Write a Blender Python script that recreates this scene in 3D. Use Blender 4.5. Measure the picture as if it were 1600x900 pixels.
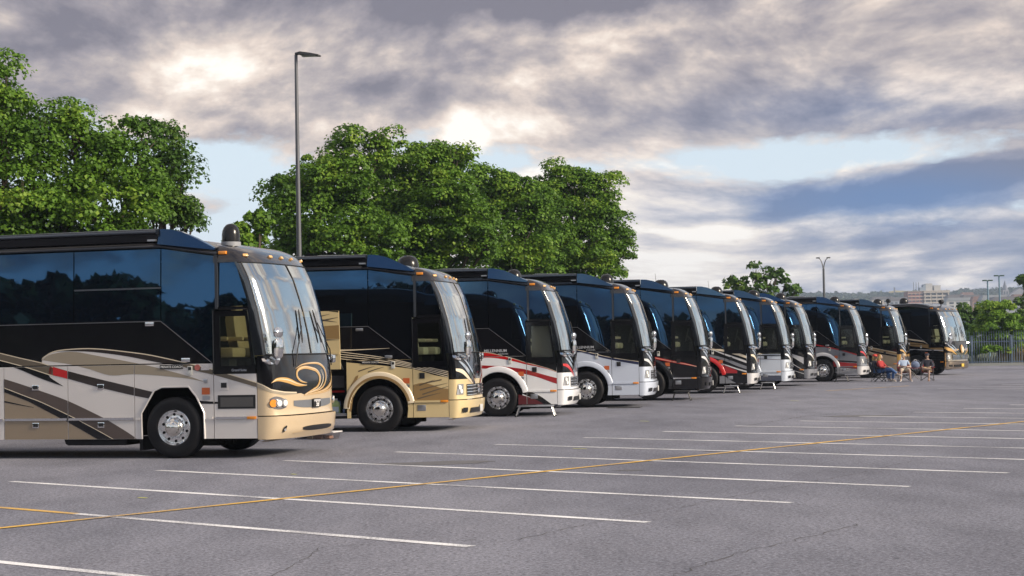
import bpy, bmesh, math, random
import numpy as np
from mathutils import Vector, Matrix
for o in list(bpy.data.objects): bpy.data.objects.remove(o, do_unlink=True)
S = bpy.context.scene
COL = S.collection
RND = random.Random(7)
NR = np.random.default_rng(11)

# ------------------------------------------------------------------ camera
F, EYE, ROLL = 2742.0, 1.65, math.atan(.02)          # focal length in pixels of a 1600 px wide frame, eye height
PITCH = math.atan(97.5*math.cos(ROLL)/F)
fw = Vector((0, math.cos(PITCH), math.sin(PITCH)))
r0 = Vector((1, 0, 0)); u0 = r0.cross(fw)
cr = r0*math.cos(ROLL) - u0*math.sin(ROLL)
cu = r0*math.sin(ROLL) + u0*math.cos(ROLL)
cam = bpy.data.cameras.new('camera'); camo = bpy.data.objects.new('camera', cam); COL.objects.link(camo)
cam.sensor_width = 36; cam.lens = F/1600*36; cam.clip_start = .1; cam.clip_end = 12000
camo.matrix_world = Matrix(((cr.x, cu.x, -fw.x, 0), (cr.y, cu.y, -fw.y, 0), (cr.z, cu.z, -fw.z, EYE), (0, 0, 0, 1)))
S.camera = camo
def at(x, y, dist):                                   # world point seen at photo pixel (x, y), dist metres ahead
    d = fw + cr*((x-800)/F) - cu*((y-450)/F)
    return Vector((0, 0, EYE)) + d*(dist/d.y)
def ground(x, y):
    d = fw + cr*((x-800)/F) - cu*((y-450)/F)
    return Vector((0, 0, EYE)) + d*(-EYE/d.z)

# ------------------------------------------------------------------ light
SUN_AZ, SUN_EL = math.radians(114), math.radians(25)  # from the right, a little behind the camera
sd = Vector((math.sin(SUN_AZ)*math.cos(SUN_EL), math.cos(SUN_AZ)*math.cos(SUN_EL), math.sin(SUN_EL)))
sun = bpy.data.lights.new('sun', 'SUN'); suno = bpy.data.objects.new('sun', sun); COL.objects.link(suno)
sun.energy = 3.6; sun.angle = math.radians(12); sun.color = (1, .86, .68)
suno.rotation_euler = sd.to_track_quat('Z', 'Y').to_euler()
S.view_settings.view_transform = 'Standard'; S.view_settings.look = 'None'
S.view_settings.exposure = 0.7; S.view_settings.gamma = 1.0; S.view_settings.use_curve_mapping = False
S.cycles.use_denoising = True
S.cycles.max_bounces = 8; S.cycles.transparent_max_bounces = 12
S.cycles.volume_bounces = 0
S.cycles.sample_clamp_indirect = 4

W = bpy.data.worlds.new('World'); S.world = W; W.use_nodes = True
W.cycles.sampling_method = 'MANUAL'; W.cycles.sample_map_resolution = 512
nt = W.node_tree; N = nt.nodes; L = nt.links; N.clear()
def nn(t, **kw):
    n = N.new(t)
    for k, v in kw.items(): setattr(n, k, v)
    return n
def mth(op, a, b=None, c=None, clamp=False):
    n = nn('ShaderNodeMath', operation=op, use_clamp=clamp)
    for i, v in enumerate((a, b, c)):
        if v is None: continue
        if isinstance(v, (int, float)): n.inputs[i].default_value = v
        else: L.new(v, n.inputs[i])
    return n.outputs[0]
tc = nn('ShaderNodeTexCoord'); sep = nn('ShaderNodeSeparateXYZ'); L.new(tc.outputs['Generated'], sep.inputs[0])
dx, dy, dz = sep.outputs
zc = mth('MAXIMUM', dz, 0.0)
hyp = mth('SQRT', mth('ADD', mth('MULTIPLY', dx, dx), mth('MULTIPLY', dy, dy)))
inv = mth('DIVIDE', 5.2, mth('ADD', hyp, .15))
cmb = nn('ShaderNodeCombineXYZ')
L.new(mth('MULTIPLY', dx, inv), cmb.inputs[0]); L.new(mth('MULTIPLY', dy, inv), cmb.inputs[1])
L.new(mth('MULTIPLY', mth('LOGARITHM', mth('ADD', zc, .045), math.e), 1.75), cmb.inputs[2])   # rows of cloud close up towards the horizon
def noise(scale, detail, rough, dist=0.0, off=(0, 0, 0), lac=2.0):
    mp = nn('ShaderNodeMapping'); mp.inputs['Location'].default_value = off; L.new(cmb.outputs[0], mp.inputs[0])
    n = nn('ShaderNodeTexNoise'); n.inputs['Scale'].default_value = scale; n.inputs['Detail'].default_value = detail
    n.inputs['Roughness'].default_value = rough; n.inputs['Distortion'].default_value = dist; n.inputs['Lacunarity'].default_value = lac
    L.new(mp.outputs[0], n.inputs['Vector']); return n.outputs[0]
az = mth('ARCTAN2', dx, dy)
def bank(x, y, sx, sy, slope=0.0):                     # one bank of cloud: heading and height in the sky, spread, tilt
    a0 = math.atan((x-800)/F); e0 = (547.5-.02*(x-800)-y)/F
    sx /= F; sy /= F
    du = mth('SUBTRACT', az, a0)
    u = mth('DIVIDE', du, sx)
    v = mth('DIVIDE', mth('SUBTRACT', mth('SUBTRACT', dz, e0), mth('MULTIPLY', du, slope)), sy)
    return mth('EXPONENT', mth('MULTIPLY', mth('ADD', mth('MULTIPLY', u, u), mth('MULTIPLY', v, v)), -1.0))
def total(base, terms):
    s = base
    for amp, b in terms: s = mth('MULTIPLY_ADD', b, amp, s)
    return s
n_big = noise(.62, 3, .5, .3, (3.1, 1.7, 0)); n_mid = noise(1.4, 8, .58, .3, (4.3, 5.2, 1)); n_mid2 = noise(1.4, 8, .58, .3, (4.22, 5.24, 1.10)); n_fine = noise(7.5, 5, .65, .1, (1.3, 9.2, 2))
relief = mth('SUBTRACT', n_mid, n_mid2)                 # lit and shaded flanks of the cloud
cov = total(mth('ADD', mth('MULTIPLY_ADD', mth('SUBTRACT', n_mid, .5), 2.9, .43), mth('MULTIPLY', mth('SUBTRACT', n_fine, .5), .7)), [
    (1.0, bank(500, 70, 900, 130)), (.9, bank(1300, 90, 520, 120)), (-.60, bank(1200, 258, 280, 36, .02)), (-.50, bank(760, 245, 150, 44)),
    (-.55, bank(370, 265, 120, 45)), (1.5, bank(1430, 305, 230, 34, .12)), (.75, bank(1040, 335, 130, 60)), (.9, bank(1300, 410, 500, 50)), (.3, bank(300, 330, 120, 30))])
cov = mth('MULTIPLY', mth('SUBTRACT', cov, .28), 3.6, clamp=True)
tone = total(mth('ADD', mth('MULTIPLY_ADD', mth('SUBTRACT', n_big, .5), 1.35, .555), mth('ADD', mth('MULTIPLY', relief, 2.9), mth('ADD', mth('MULTIPLY', mth('SUBTRACT', n_mid, .5), 1.05), mth('MULTIPLY', mth('SUBTRACT', n_fine, .5), .32)))), [
    (-.34, bank(1300, 20, 420, 55, -.03)), (-.26, bank(640, 5, 330, 36)), (-.26, bank(700, 150, 300, 22, -.10)), (-.24, bank(60, 60, 170, 80)), (-.16, bank(300, 225, 260, 22)),
    (.16, bank(400, 110, 190, 40, -.10)), (.30, bank(870, 55, 150, 28)), (.26, bank(1000, 262, 200, 10)), (.3, bank(1330, 262, 160, 8, .06)), (.28, bank(1230, 95, 160, 18, -.08)), (.20, bank(600, 205, 300, 18)),
    (-.85, bank(1430, 300, 230, 24, .12)), (-.3, bank(1180, 340, 90, 12)), (.5, bank(1120, 366, 80, 14)), (.28, bank(1450, 345, 150, 12)), (-.26, bank(1380, 185, 280, 30, .03)), (-.2, bank(960, 215, 130, 18)),
    (.22, bank(1400, 435, 420, 24)), (.26, bank(1020, 425, 110, 24))])
def cramp(stops):
    r = nn('ShaderNodeValToRGB'); ce = r.color_ramp.elements
    ce[0].position, ce[0].color = stops[0][0], (*stops[0][1], 1); ce[1].position, ce[1].color = stops[-1][0], (*stops[-1][1], 1)
    for p, c in stops[1:-1]: e = ce.new(p); e.color = (*c, 1)
    L.new(tone, r.inputs[0]); return r.outputs[0]
warm = cramp([(0, (.165, .155, .19)), (.25, (.275, .25, .275)), (.48, (.44, .385, .37)), (.68, (.66, .555, .485)), (.85, (.83, .725, .63)), (1, (.96, .90, .82))])
cool = cramp([(0, (.06, .15, .34)), (.25, (.14, .23, .42)), (.48, (.30, .36, .48)), (.68, (.54, .56, .62)), (.85, (.80, .755, .70)), (1, (.96, .90, .82))])
lowf = mth('SUBTRACT', 1.0, mth('MULTIPLY', zc, 11.0), clamp=True)          # cloud nearer the horizon is seen through more air and goes bluer
coolf = total(mth('MULTIPLY', lowf, .9), [(.9, bank(1400, 310, 300, 55)), (.3, bank(1000, 320, 150, 80)), (.35, bank(1400, 180, 300, 50))])
sky = nn('ShaderNodeTexSky', sky_type='NISHITA'); sky.sun_disc = False
sky.sun_elevation = SUN_EL; sky.sun_rotation = SUN_AZ; sky.air_density = 1.2; sky.dust_density = 1.0; sky.ozone_density = 2.0
def mixc(fac, a, b):
    m = nn('ShaderNodeMix', data_type='RGBA')
    if isinstance(fac, (int, float)): m.inputs[0].default_value = fac
    else: L.new(fac, m.inputs[0])
    for i, v in ((6, a), (7, b)):
        if isinstance(v, tuple): m.inputs[i].default_value = (*v, 1)
        else: L.new(v, m.inputs[i])
    return m.outputs[2]
def scalec(c, k):
    m = nn('ShaderNodeVectorMath', operation='SCALE'); L.new(c, m.inputs[0]); m.inputs['Scale'].default_value = k; return m.outputs[0]
# thin high cloud whitens the clear sky towards the horizon
clear = mixc(mth('POWER', mth('SUBTRACT', 1.0, zc, clamp=True), 2.5), scalec(sky.outputs[0], 1.1), (6.5, 7.45, 8.4))
skyc = mixc(cov, clear, scalec(mixc(mth('MINIMUM', coolf, 1.0), warm, cool), 10.0))
bg = nn('ShaderNodeBackground'); bg.inputs['Strength'].default_value = .080; L.new(skyc, bg.inputs[0])
wo = nn('ShaderNodeOutputWorld'); L.new(bg.outputs[0], wo.inputs[0])

# ------------------------------------------------------------------ materials
MATS = {}
def mat(name, color=(.5, .5, .5), rough=.5, metal=0.0, coat=0.0, ior=1.5, spec=.5, tint=None, var=0.0, vscale=3.0, bump=0.0, bscale=40.0, emit=None, trans=0.0):
    if name in MATS: return MATS[name]
    m = bpy.data.materials.new(name); m.use_nodes = True; t = m.node_tree; b = t.nodes['Principled BSDF']
    b.inputs['Base Color'].default_value = (*color, 1); b.inputs['Roughness'].default_value = rough; b.inputs['Metallic'].default_value = metal
    b.inputs['Coat Weight'].default_value = coat; b.inputs['Coat Roughness'].default_value = .03; b.inputs['IOR'].default_value = ior
    b.inputs['Specular IOR Level'].default_value = spec
    if tint: b.inputs['Specular Tint'].default_value = (*tint, 1)
    if trans: b.inputs['Transmission Weight'].default_value = trans
    if emit: b.inputs['Emission Color'].default_value = (*color, 1); b.inputs['Emission Strength'].default_value = emit
    if var or bump:
        c = t.nodes.new('ShaderNodeTexCoord')
        if var:
            n = t.nodes.new('ShaderNodeTexNoise'); n.inputs['Scale'].default_value = vscale; n.inputs['Detail'].default_value = 5
            t.links.new(c.outputs['Object'], n.inputs['Vector'])
            h = t.nodes.new('ShaderNodeMix'); h.data_type = 'RGBA'; t.links.new(n.outputs[0], h.inputs[0])
            h.inputs[6].default_value = (*[x*(1-var) for x in color], 1); h.inputs[7].default_value = (*[min(1, x*(1+var)) for x in color], 1)
            t.links.new(h.outputs[2], b.inputs['Base Color'])
        if bump:
            n = t.nodes.new('ShaderNodeTexNoise'); n.inputs['Scale'].default_value = bscale; n.inputs['Detail'].default_value = 4
            t.links.new(c.outputs['Object'], n.inputs['Vector'])
            bp = t.nodes.new('ShaderNodeBump'); bp.inputs['Strength'].default_value = bump; bp.inputs['Distance'].default_value = .02
            t.links.new(n.outputs[0], bp.inputs['Height']); t.links.new(bp.outputs[0], b.inputs['Normal'])
    MATS[name] = m; return m
def paint(name, c, metal=.12): return mat('paint_'+name, c, rough=.32, metal=metal, coat=.8, var=.05, vscale=1.3)
PAL = dict(black=(.006, .006, .008), beige=(.69, .655, .635), tan=(.30, .235, .165), olive=(.33, .28, .21), olive2=(.13, .105, .075), darkbrown=(.022, .014, .011), cream=(.78, .67, .50),
           brown=(.085, .062, .052), brown2=(.31, .20, .085), red=(.52, .010, .012), red2=(.34, .010, .014), darkred=(.10, .008, .012), navy=(.012, .018, .07), silver=(.62, .62, .64), grey=(.20, .21, .24),
           chrome=(.72, .72, .72), purple=(.12, .07, .11), slate=(.06, .07, .11), palegold=(.68, .54, .29), champagne=(.56, .44, .29), white=(.80, .81, .84), silverblue=(.56, .62, .74), gold=(.52, .30, .08), greywhite=(.60, .66, .76), ltan=(.34, .27, .19))
def pm(c):
    if c == 'chrome': return mat('chrome', (.78, .78, .78), rough=.06, metal=1)
    if c == 'bronze': return mat('bronze_chrome', (.62, .52, .40), rough=.13, metal=1)
    if c == 'black': return mat('paint_black', PAL['black'], rough=.10, coat=.35, ior=1.42)
    return paint(c, PAL[c])
GLASS_DARK = mat('tinted_side_glass', (.003, .0035, .005), rough=.012, ior=2.4, spec=.5, tint=(.20, .50, .95))
RUBBER = mat('rubber', (.009, .009, .011), rough=.5, spec=.22, var=.3, vscale=9)
TRIM = mat('black_trim', (.01, .01, .011), rough=.4)
UNDER = mat('underbody', (.008, .0075, .007), rough=.9, spec=.1)
AMBER = mat('amber_lens', (.75, .26, .02), rough=.2, coat=.6)
DOME = mat('dome_plastic', (.012, .012, .014), rough=.22, spec=.35)
STEEL = mat('brushed_steel', (.48, .49, .52), rough=.32, metal=.9)
LEATHER = mat('tan_leather', (.62, .47, .26), rough=.5, var=.15, vscale=8)
CREAMLEATHER = mat('cream_leather', (.72, .66, .52), rough=.5)
WOOD = mat('interior_wood', (.14, .065, .03), rough=.35)
DARKINT = mat('dark_interior', (.03, .027, .025), rough=.7)
LINING = mat('headliner', (.42, .37, .30), rough=.8)
def glass(name, tintc, base, edge):
    m = bpy.data.materials.new(name); m.use_nodes = True; t = m.node_tree; t.nodes.clear()
    o = t.nodes.new('ShaderNodeOutputMaterial'); mx = t.nodes.new('ShaderNodeMixShader')
    tr = t.nodes.new('ShaderNodeBsdfTransparent'); tr.inputs[0].default_value = (*tintc, 1)
    gl = t.nodes.new('ShaderNodeBsdfGlossy'); gl.inputs['Roughness'].default_value = .09; gl.inputs[0].default_value = (.92, .98, 1, 1)
    lw = t.nodes.new('ShaderNodeLayerWeight'); lw.inputs[0].default_value = .5
    p = t.nodes.new('ShaderNodeMath'); p.operation = 'POWER'; p.inputs[1].default_value = 2.5
    a = t.nodes.new('ShaderNodeMath'); a.operation = 'MULTIPLY_ADD'; a.inputs[1].default_value = edge; a.inputs[2].default_value = base
    t.links.new(lw.outputs['Facing'], p.inputs[0]); t.links.new(p.outputs[0], a.inputs[0]); t.links.new(a.outputs[0], mx.inputs[0])
    t.links.new(tr.outputs[0], mx.inputs[1]); t.links.new(gl.outputs[0], mx.inputs[2]); t.links.new(mx.outputs[0], o.inputs[0]); return m
WINDSHIELD = glass('windshield_glass', (.46, .58, .52), .46, .52)
DOORGLASS = glass('door_glass', (.74, .74, .70), .07, .5)
LENS = glass('lens_glass', (.85, .87, .88), .15, .6)

# ------------------------------------------------------------------ mesh helpers
class MB:
    def __init__(s): s.v = []; s.f = []
    def add(s, v, f):
        n = len(s.v); s.v += [tuple(p) for p in v]; s.f += [tuple(i+n for i in q) for q in f]; return s
    def box(s, x0, x1, y0, y1, z0, z1):
        v = [(x, y, z) for x in (x0, x1) for y in (y0, y1) for z in (z0, z1)]
        return s.add(v, [(0, 1, 3, 2), (4, 6, 7, 5), (0, 4, 5, 1), (2, 3, 7, 6), (0, 2, 6, 4), (1, 5, 7, 3)])
    def rbox(s, x0, x1, y0, y1, z0, z1, b=.02):           # box with cut edges
        c = ((x0+x1)/2, (y0+y1)/2, (z0+z1)/2); h = ((x1-x0)/2, (y1-y0)/2, (z1-z0)/2); b = min(b, min(h)*.9)
        bm = bmesh.new(); bmesh.ops.create_cube(bm, size=2)
        for v in bm.verts: v.co = Vector((c[0]+v.co.x*h[0], c[1]+v.co.y*h[1], c[2]+v.co.z*h[2]))
        bmesh.ops.bevel(bm, geom=bm.edges[:], offset=b, segments=2, affect='EDGES', profile=.6)
        bm.verts.index_update(); s.add([v.co[:] for v in bm.verts], [[v.index for v in f.verts] for f in bm.faces]); bm.free(); return s
    def prism(s, pts, y0, y1):                             # polygon in x, z pushed along y
        n = len(pts); v = [(x, y0, z) for x, z in pts]+[(x, y1, z) for x, z in pts]
        return s.add(v, [tuple(range(n)), tuple(range(2*n-1, n-1, -1))]+[(i, i+n, (i+1) % n+n, (i+1) % n) for i in range(n)])
    def tube(s, pts, r, n=8, cap=True):
        pts = [Vector(p) for p in pts]; rs = r if isinstance(r, (list, tuple)) else [r]*len(pts)
        v = []; f = []; m = len(pts); a = None
        for i, p in enumerate(pts):
            d = (pts[min(i+1, m-1)]-pts[max(i-1, 0)]).normalized()
            if a is None: a = d.orthogonal().normalized()
            else: a = (a-d*a.dot(d)).normalized() if (a-d*a.dot(d)).length > 1e-6 else d.orthogonal().normalized()
            b = d.cross(a)
            for k in range(n): w = 2*math.pi*k/n; v.append(p+(a*math.cos(w)+b*math.sin(w))*rs[i])
        for i in range(m-1):
            for k in range(n): f.append((i*n+k, i*n+(k+1) % n, (i+1)*n+(k+1) % n, (i+1)*n+k))
        if cap: f.append(tuple(range(n-1, -1, -1))); f.append(tuple((m-1)*n+k for k in range(n)))
        return s.add(v, f)
    def lathe(s, prof, axis='y', n=32, c=(0, 0, 0), a0=0, a1=2*math.pi):
        v = []; f = []; m = len(prof); full = abs(a1-a0-2*math.pi) < 1e-6; k = n if full else n+1
        for i in range(k):
            a = a0+(a1-a0)*i/n
            for r, h in prof:
                p = (r*math.cos(a), h, r*math.sin(a)) if axis == 'y' else (r*math.cos(a), r*math.sin(a), h)
                v.append((p[0]+c[0], p[1]+c[1], p[2]+c[2]))
        for i in range(k if full else k-1):
            j = (i+1) % k
            for q in range(m-1): f.append((i*m+q, i*m+q+1, j*m+q+1, j*m+q))
        return s.add(v, f)
    def loft(s, rings, cap=True):
        n = len(rings[0]); v = [p for r in rings for p in r]; f = []
        for i in range(len(rings)-1):
            for k in range(n): f.append((i*n+k, i*n+(k+1) % n, (i+1)*n+(k+1) % n, (i+1)*n+k))
        if cap: f.append(tuple(range(n-1, -1, -1))); f.append(tuple((len(rings)-1)*n+k for k in range(n)))
        return s.add(v, f)
    def grid(s, rows):
        n = len(rows[0]); v = [p for r in rows for p in r]
        return s.add(v, [(i*n+k, i*n+k+1, (i+1)*n+k+1, (i+1)*n+k) for i in range(len(rows)-1) for k in range(n-1)])
    def mesh(s, name, smooth=False, fix=True, angle=35):
        me = bpy.data.meshes.new(name); me.from_pydata(s.v, [], s.f)
        if fix:
            bm = bmesh.new(); bm.from_mesh(me); bmesh.ops.recalc_face_normals(bm, faces=bm.faces[:]); bm.to_mesh(me); bm.free()
        if smooth:
            me.shade_smooth(); me.set_sharp_from_angle(angle=math.radians(angle))
        me.update(); return me
def link(name, me, m, parent=None, loc=None, rot=None):
    o = bpy.data.objects.new(name, me); COL.objects.link(o)
    if me is not None:
        if not me.materials: me.materials.append(m)
        if me.materials[0] is not m: o.material_slots[0].link = 'OBJECT'; o.material_slots[0].material = m
    if parent is not None: o.parent = parent
    if loc is not None: o.location = loc
    if rot is not None: o.rotation_euler = rot
    return o
CACHE = {}; DSC = [1.0]                                # DSC: how far the nose of the coach being built bulges
def part(name, key, build, m, parent, loc=None, rot=None, smooth=True, fix=True):
    """a mesh part; alike parts share one mesh through key"""
    if key is not None: key = (DSC[0], key)
    if key is None or key not in CACHE:
        b = MB(); build(b); me = b.mesh(name, smooth, fix)
        if key is None: return link(name, me, m, parent, loc, rot)
        CACHE[key] = me
    return link(name, CACHE[key], m, parent, loc, rot)
def empty(name, loc=(0, 0, 0), rz=0.0):
    o = bpy.data.objects.new(name, None); COL.objects.link(o); o.location = loc; o.rotation_euler = (0, 0, rz); o.empty_display_size = .2; return o
def tag(o, label=None, cat=None, group=None, kind=None):
    for k, v in (('label', label), ('category', cat), ('group', group), ('kind', kind)):
        if v: o[k] = v
    return o
def copy_tree(o, parent=None):
    c = o.copy(); COL.objects.link(c); c.parent = parent
    for ch in o.children: copy_tree(ch, c)
    return c
def lettering(text, size, m, parent, loc, rot, align='LEFT', bold=0.0):
    cv = bpy.data.curves.new('lettering', 'FONT'); cv.body = text; cv.size = size; cv.extrude = .0015; cv.offset = bold; cv.align_x = align; cv.align_y = 'CENTER'
    t = bpy.data.objects.new('lettering', cv); me = bpy.data.meshes.new_from_object(t); bpy.data.objects.remove(t); me.name = 'lettering'; me.materials.clear()
    return link('lettering', me, m, parent, loc, rot)
def catmull(pts, k=4):
    if len(pts) < 3: return list(pts)
    P = [2*np.array(pts[0])-np.array(pts[1])]+[np.array(p) for p in pts]+[2*np.array(pts[-1])-np.array(pts[-2])]; out = []
    for i in range(1, len(P)-2):
        for j in range(k):
            t = j/k; a, b, c, d = P[i-1], P[i], P[i+1], P[i+2]
            out.append(tuple(.5*((2*b)+(c-a)*t+(2*a-5*b+4*c-d)*t*t+(3*b-a-3*c+d)*t**3)))
    out.append(tuple(P[-2])); return out
def clip(poly, x0, x1, z0, z1):
    for ax, lim, sg in ((0, x0, 1), (0, x1, -1), (1, z0, 1), (1, z1, -1)):
        out = []
        for i in range(len(poly)):
            a, b = poly[i-1], poly[i]; ia, ib = sg*(a[ax]-lim) >= 0, sg*(b[ax]-lim) >= 0
            if ia != ib:
                t = (lim-a[ax])/(b[ax]-a[ax]); out.append((a[0]+(b[0]-a[0])*t, a[1]+(b[1]-a[1])*t))
            if ib: out.append(b)
        poly = out
        if len(poly) < 3: return []
    return poly
HAZE = .0002
# ------------------------------------------------------------------ ground
def asphalt_mat():
    m = bpy.data.materials.new('asphalt'); m.use_nodes = True; t = m.node_tree; b = t.nodes['Principled BSDF']; nd = t.nodes; lk = t.links
    c = nd.new('ShaderNodeTexCoord')
    def nz(scale, det, rough=.6, st=None):
        n = nd.new('ShaderNodeTexNoise'); n.inputs['Scale'].default_value = scale; n.inputs['Detail'].default_value = det; n.inputs['Roughness'].default_value = rough
        if st:
            mp = nd.new('ShaderNodeMapping'); mp.inputs['Scale'].default_value = st; mp.inputs['Rotation'].default_value = (0, 0, .85); lk.new(c.outputs['Object'], mp.inputs[0]); lk.new(mp.outputs[0], n.inputs['Vector'])
        else: lk.new(c.outputs['Object'], n.inputs['Vector'])
        return n.outputs[0]
    def ramp(x, pts):
        r = nd.new('ShaderNodeValToRGB'); e = r.color_ramp.elements
        e[0].position, e[0].color = pts[0][0], (*pts[0][1], 1); e[1].position, e[1].color = pts[-1][0], (*pts[-1][1], 1)
        for p, cc in pts[1:-1]: q = e.new(p); q.color = (*cc, 1)
        lk.new(x, r.inputs[0]); return r.outputs[0]
    def mul(a, bb, f=1.0):
        x = nd.new('ShaderNodeMix'); x.data_type = 'RGBA'; x.blend_type = 'MULTIPLY'; x.inputs[0].default_value = f; lk.new(a, x.inputs[6]); lk.new(bb, x.inputs[7]); return x.outputs[2]
    base = ramp(nz(34, 5, .8), [(.30, (.094, .097, .120)), (.52, (.196, .201, .245)), (.75, (.365, .372, .435))])
    big = ramp(nz(.16, 5, .6, (1, .45, 1)), [(.30, (.68, .68, .71)), (.5, (1, 1, 1)), (.7, (1.24, 1.22, 1.19))])
    mid = ramp(nz(1.1, 5, .65, (1, .35, 1)), [(.3, (.78, .78, .79)), (.62, (1.08, 1.08, 1.08))])
    spots = ramp(nz(7, 3, .5), [(.24, (.62, .61, .61)), (.34, (1, 1, 1))])
    grain = ramp(nz(17, 4, .75), [(.32, (.55, .55, .56)), (.5, (1, 1, 1)), (.70, (1.32, 1.31, 1.29))])
    col = mul(mul(mul(mul(base, big), mid), spots), grain)
    lk.new(col, b.inputs['Base Color']); b.inputs['Roughness'].default_value = .82; b.inputs['Specular IOR Level'].default_value = .35
    bp = nd.new('ShaderNodeBump'); bp.inputs['Strength'].default_value = .55; bp.inputs['Distance'].default_value = .012; lk.new(nz(120, 3, .7), bp.inputs['Height']); lk.new(bp.outputs[0], b.inputs['Normal'])
    return m
ASPHALT = asphalt_mat()
def sheet(name, pts, z, m, **kw):
    b = MB(); b.add([(x, y, z) for x, y in pts], [tuple(range(len(pts)))]); o = link(name, b.mesh(name, False, False), m); tag(o, **kw); return o
# the land: flat round the lot, falling away beyond the fence, rising to a wooded ridge far behind the town
def land_z(x, y):
    r = math.hypot(x, y)
    if y < 118: return -.06
    d = y-118; z = -.06-min(d, 60)*.02
    ridge = 66*max(0, min(1, (r-900)/1500))**1.2*(1+.10*math.sin(x/210+1)+.06*math.sin(x/93))
    return z+ridge
xs_ = [-6000, -3000, -1600, -900, -500, -250, -120, -60, -20, 20, 40, 60, 120, 200, 300, 400, 500, 600, 700, 800, 900, 1000, 1200, 1500, 2000, 3000, 6000]
ys_ = [-6000, -2500, -1000, -400, -150, -50, 0, 60, 117, 119, 150, 180, 300, 500, 700, 900, 1000, 1100, 1200, 1300, 1400, 1500, 1600, 1800, 2000, 2200, 2400, 2700, 3200, 4200, 6500]
b = MB(); b.grid([[(x, y, land_z(x, y)) for x in xs_] for y in ys_])
GRASS = mat('grassland', (.055, .075, .026), rough=.95, var=.35, vscale=.08)
land = link('ground', b.mesh('ground', True, False), GRASS); tag(land, 'dull green land round and beyond the lot', kind='structure')
lot = sheet('parking_lot', [(-90, -70), (90, -70), (90, 108.6), (38, 113.2), (22, 121), (-90, 175)], 0, ASPHALT, label='weathered grey asphalt parking lot', kind='structure')

# painted markings: worn paint shows the asphalt through
def worn(name, c):
    m = bpy.data.materials.new(name); m.use_nodes = True; t = m.node_tree; b = t.nodes['Principled BSDF']; nd = t.nodes; lk = t.links
    cc = nd.new('ShaderNodeTexCoord'); n = nd.new('ShaderNodeTexNoise'); n.inputs['Scale'].default_value = 38; n.inputs['Detail'].default_value = 6; n.inputs['Roughness'].default_value = .75; lk.new(cc.outputs['Object'], n.inputs['Vector'])
    n2 = nd.new('ShaderNodeTexNoise'); n2.inputs['Scale'].default_value = .9; n2.inputs['Detail'].default_value = 3; lk.new(cc.outputs['Object'], n2.inputs['Vector'])
    a = nd.new('ShaderNodeMath'); a.operation = 'MULTIPLY_ADD'; a.inputs[1].default_value = .55; lk.new(n2.outputs[0], a.inputs[0]); lk.new(n.outputs[0], a.inputs[2])
    r = nd.new('ShaderNodeValToRGB'); e = r.color_ramp.elements; e[0].position = .60; e[0].color = (.20, .20, .235, 1); e[1].position = .84; e[1].color = (*c, 1); lk.new(a.outputs[0], r.inputs[0])
    lk.new(r.outputs[0], b.inputs['Base Color']); b.inputs['Roughness'].default_value = .7; return m
WHITE_LINE, YELLOW_LINE = worn('worn_white_paint', (.88, .88, .90)), worn('worn_yellow_paint', (.80, .47, .06))
def line(p, q, w, z, m, name='painted_line', label=None):
    p, q = Vector(p), Vector(q); d = (q-p).normalized(); n = Vector((-d.y, d.x))*w/2
    b = MB(); k = max(2, int((q-p).length/1.0)); L_, R_ = [], []
    for i in range(k+1):
        c = p+(q-p)*i/k; j = n*(1+RND.uniform(-.10, .10)); L_.append((*(c+j), z)); R_.append((*(c-j), z))
    b.grid([L_, R_]); o = link(name, b.mesh(name, False, False), m, lot); 
    if label: o['label'] = label
    return o
W0, W1 = Vector((-6.87, 23.98)), Vector((1.24, 16.64))          # one stall line; the rest follow in steps of one stall
STEP = Vector((1.63, 1.755))
for i in range(-4, 22):
    s0, s1 = W0+STEP*i, W1+STEP*i
    if i == -2: s0, s1 = ground(-120, 866).xy, ground(300, 910).xy
    if i == -1: s0 = W0+STEP*i+(W1-W0)*.47
    if i == -1: line(W0+STEP*i-(W1-W0)*.6, s0, .11, .0045, YELLOW_LINE)
    line(s0, s1, .125, .004, WHITE_LINE)
for i in range(18, 34):                                          # the next block of stalls further off
    s0 = W0+STEP*i+Vector((-5.0, 4.4))*1.5; line(s0, s0+(W1-W0)*.45, .10, .004, WHITE_LINE)
YD = (Vector((10.31, 35.6))-Vector((-5.08, 17.32))).normalized()
line(Vector((-5.08, 17.32))-YD*8, Vector((-5.08, 17.32))+YD*70, .115, .008, YELLOW_LINE)
line(ground(1290, 611).xy, ground(1420, 603).xy, .11, .008, YELLOW_LINE)
CHALK = mat('chalk_mark', (.55, .58, .10), rough=.8)
for x, y, w in ((216, 778, 14), (895, 701, 22), (1000, 658, 14), (1235, 626, 14), (455, 741, 8)): line(ground(x, y).xy, ground(x+w, y+.6).xy, .05, .005, CHALK, 'chalk_mark')
# cracks across the asphalt
CR = mat('crack_dark', (.075, .072, .076), rough=.9)
def crack(pts, w=.02):
    P = [ground(*p).xy for p in pts]; out = []
    for a, c in zip(P, P[1:]):
        n = max(2, int((c-a).length/.12))
        for i in range(n): out.append(a+(c-a)*i/n+Vector((RND.gauss(0, .022), RND.gauss(0, .022))))
    b = MB(); L_, R_ = [], []
    for i in range(len(out)-1):
        d = (out[i+1]-out[i]).normalized(); n = Vector((-d.y, d.x))*w*RND.uniform(.08, .36); L_.append((*(out[i]+n), .003)); R_.append((*(out[i]-n), .003))
    b.grid([L_, R_]); link('crack', b.mesh('crack', False, False), CR, lot)
crack([(800, 845), (950, 812), (1080, 790), (1200, 765), (1330, 742), (1450, 715)], .022); crack([(1040, 905), (1150, 865), (1300, 830), (1360, 815)], .022); crack([(410, 905), (480, 872), (500, 855), (700, 845), (790, 840)], .018)
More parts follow.
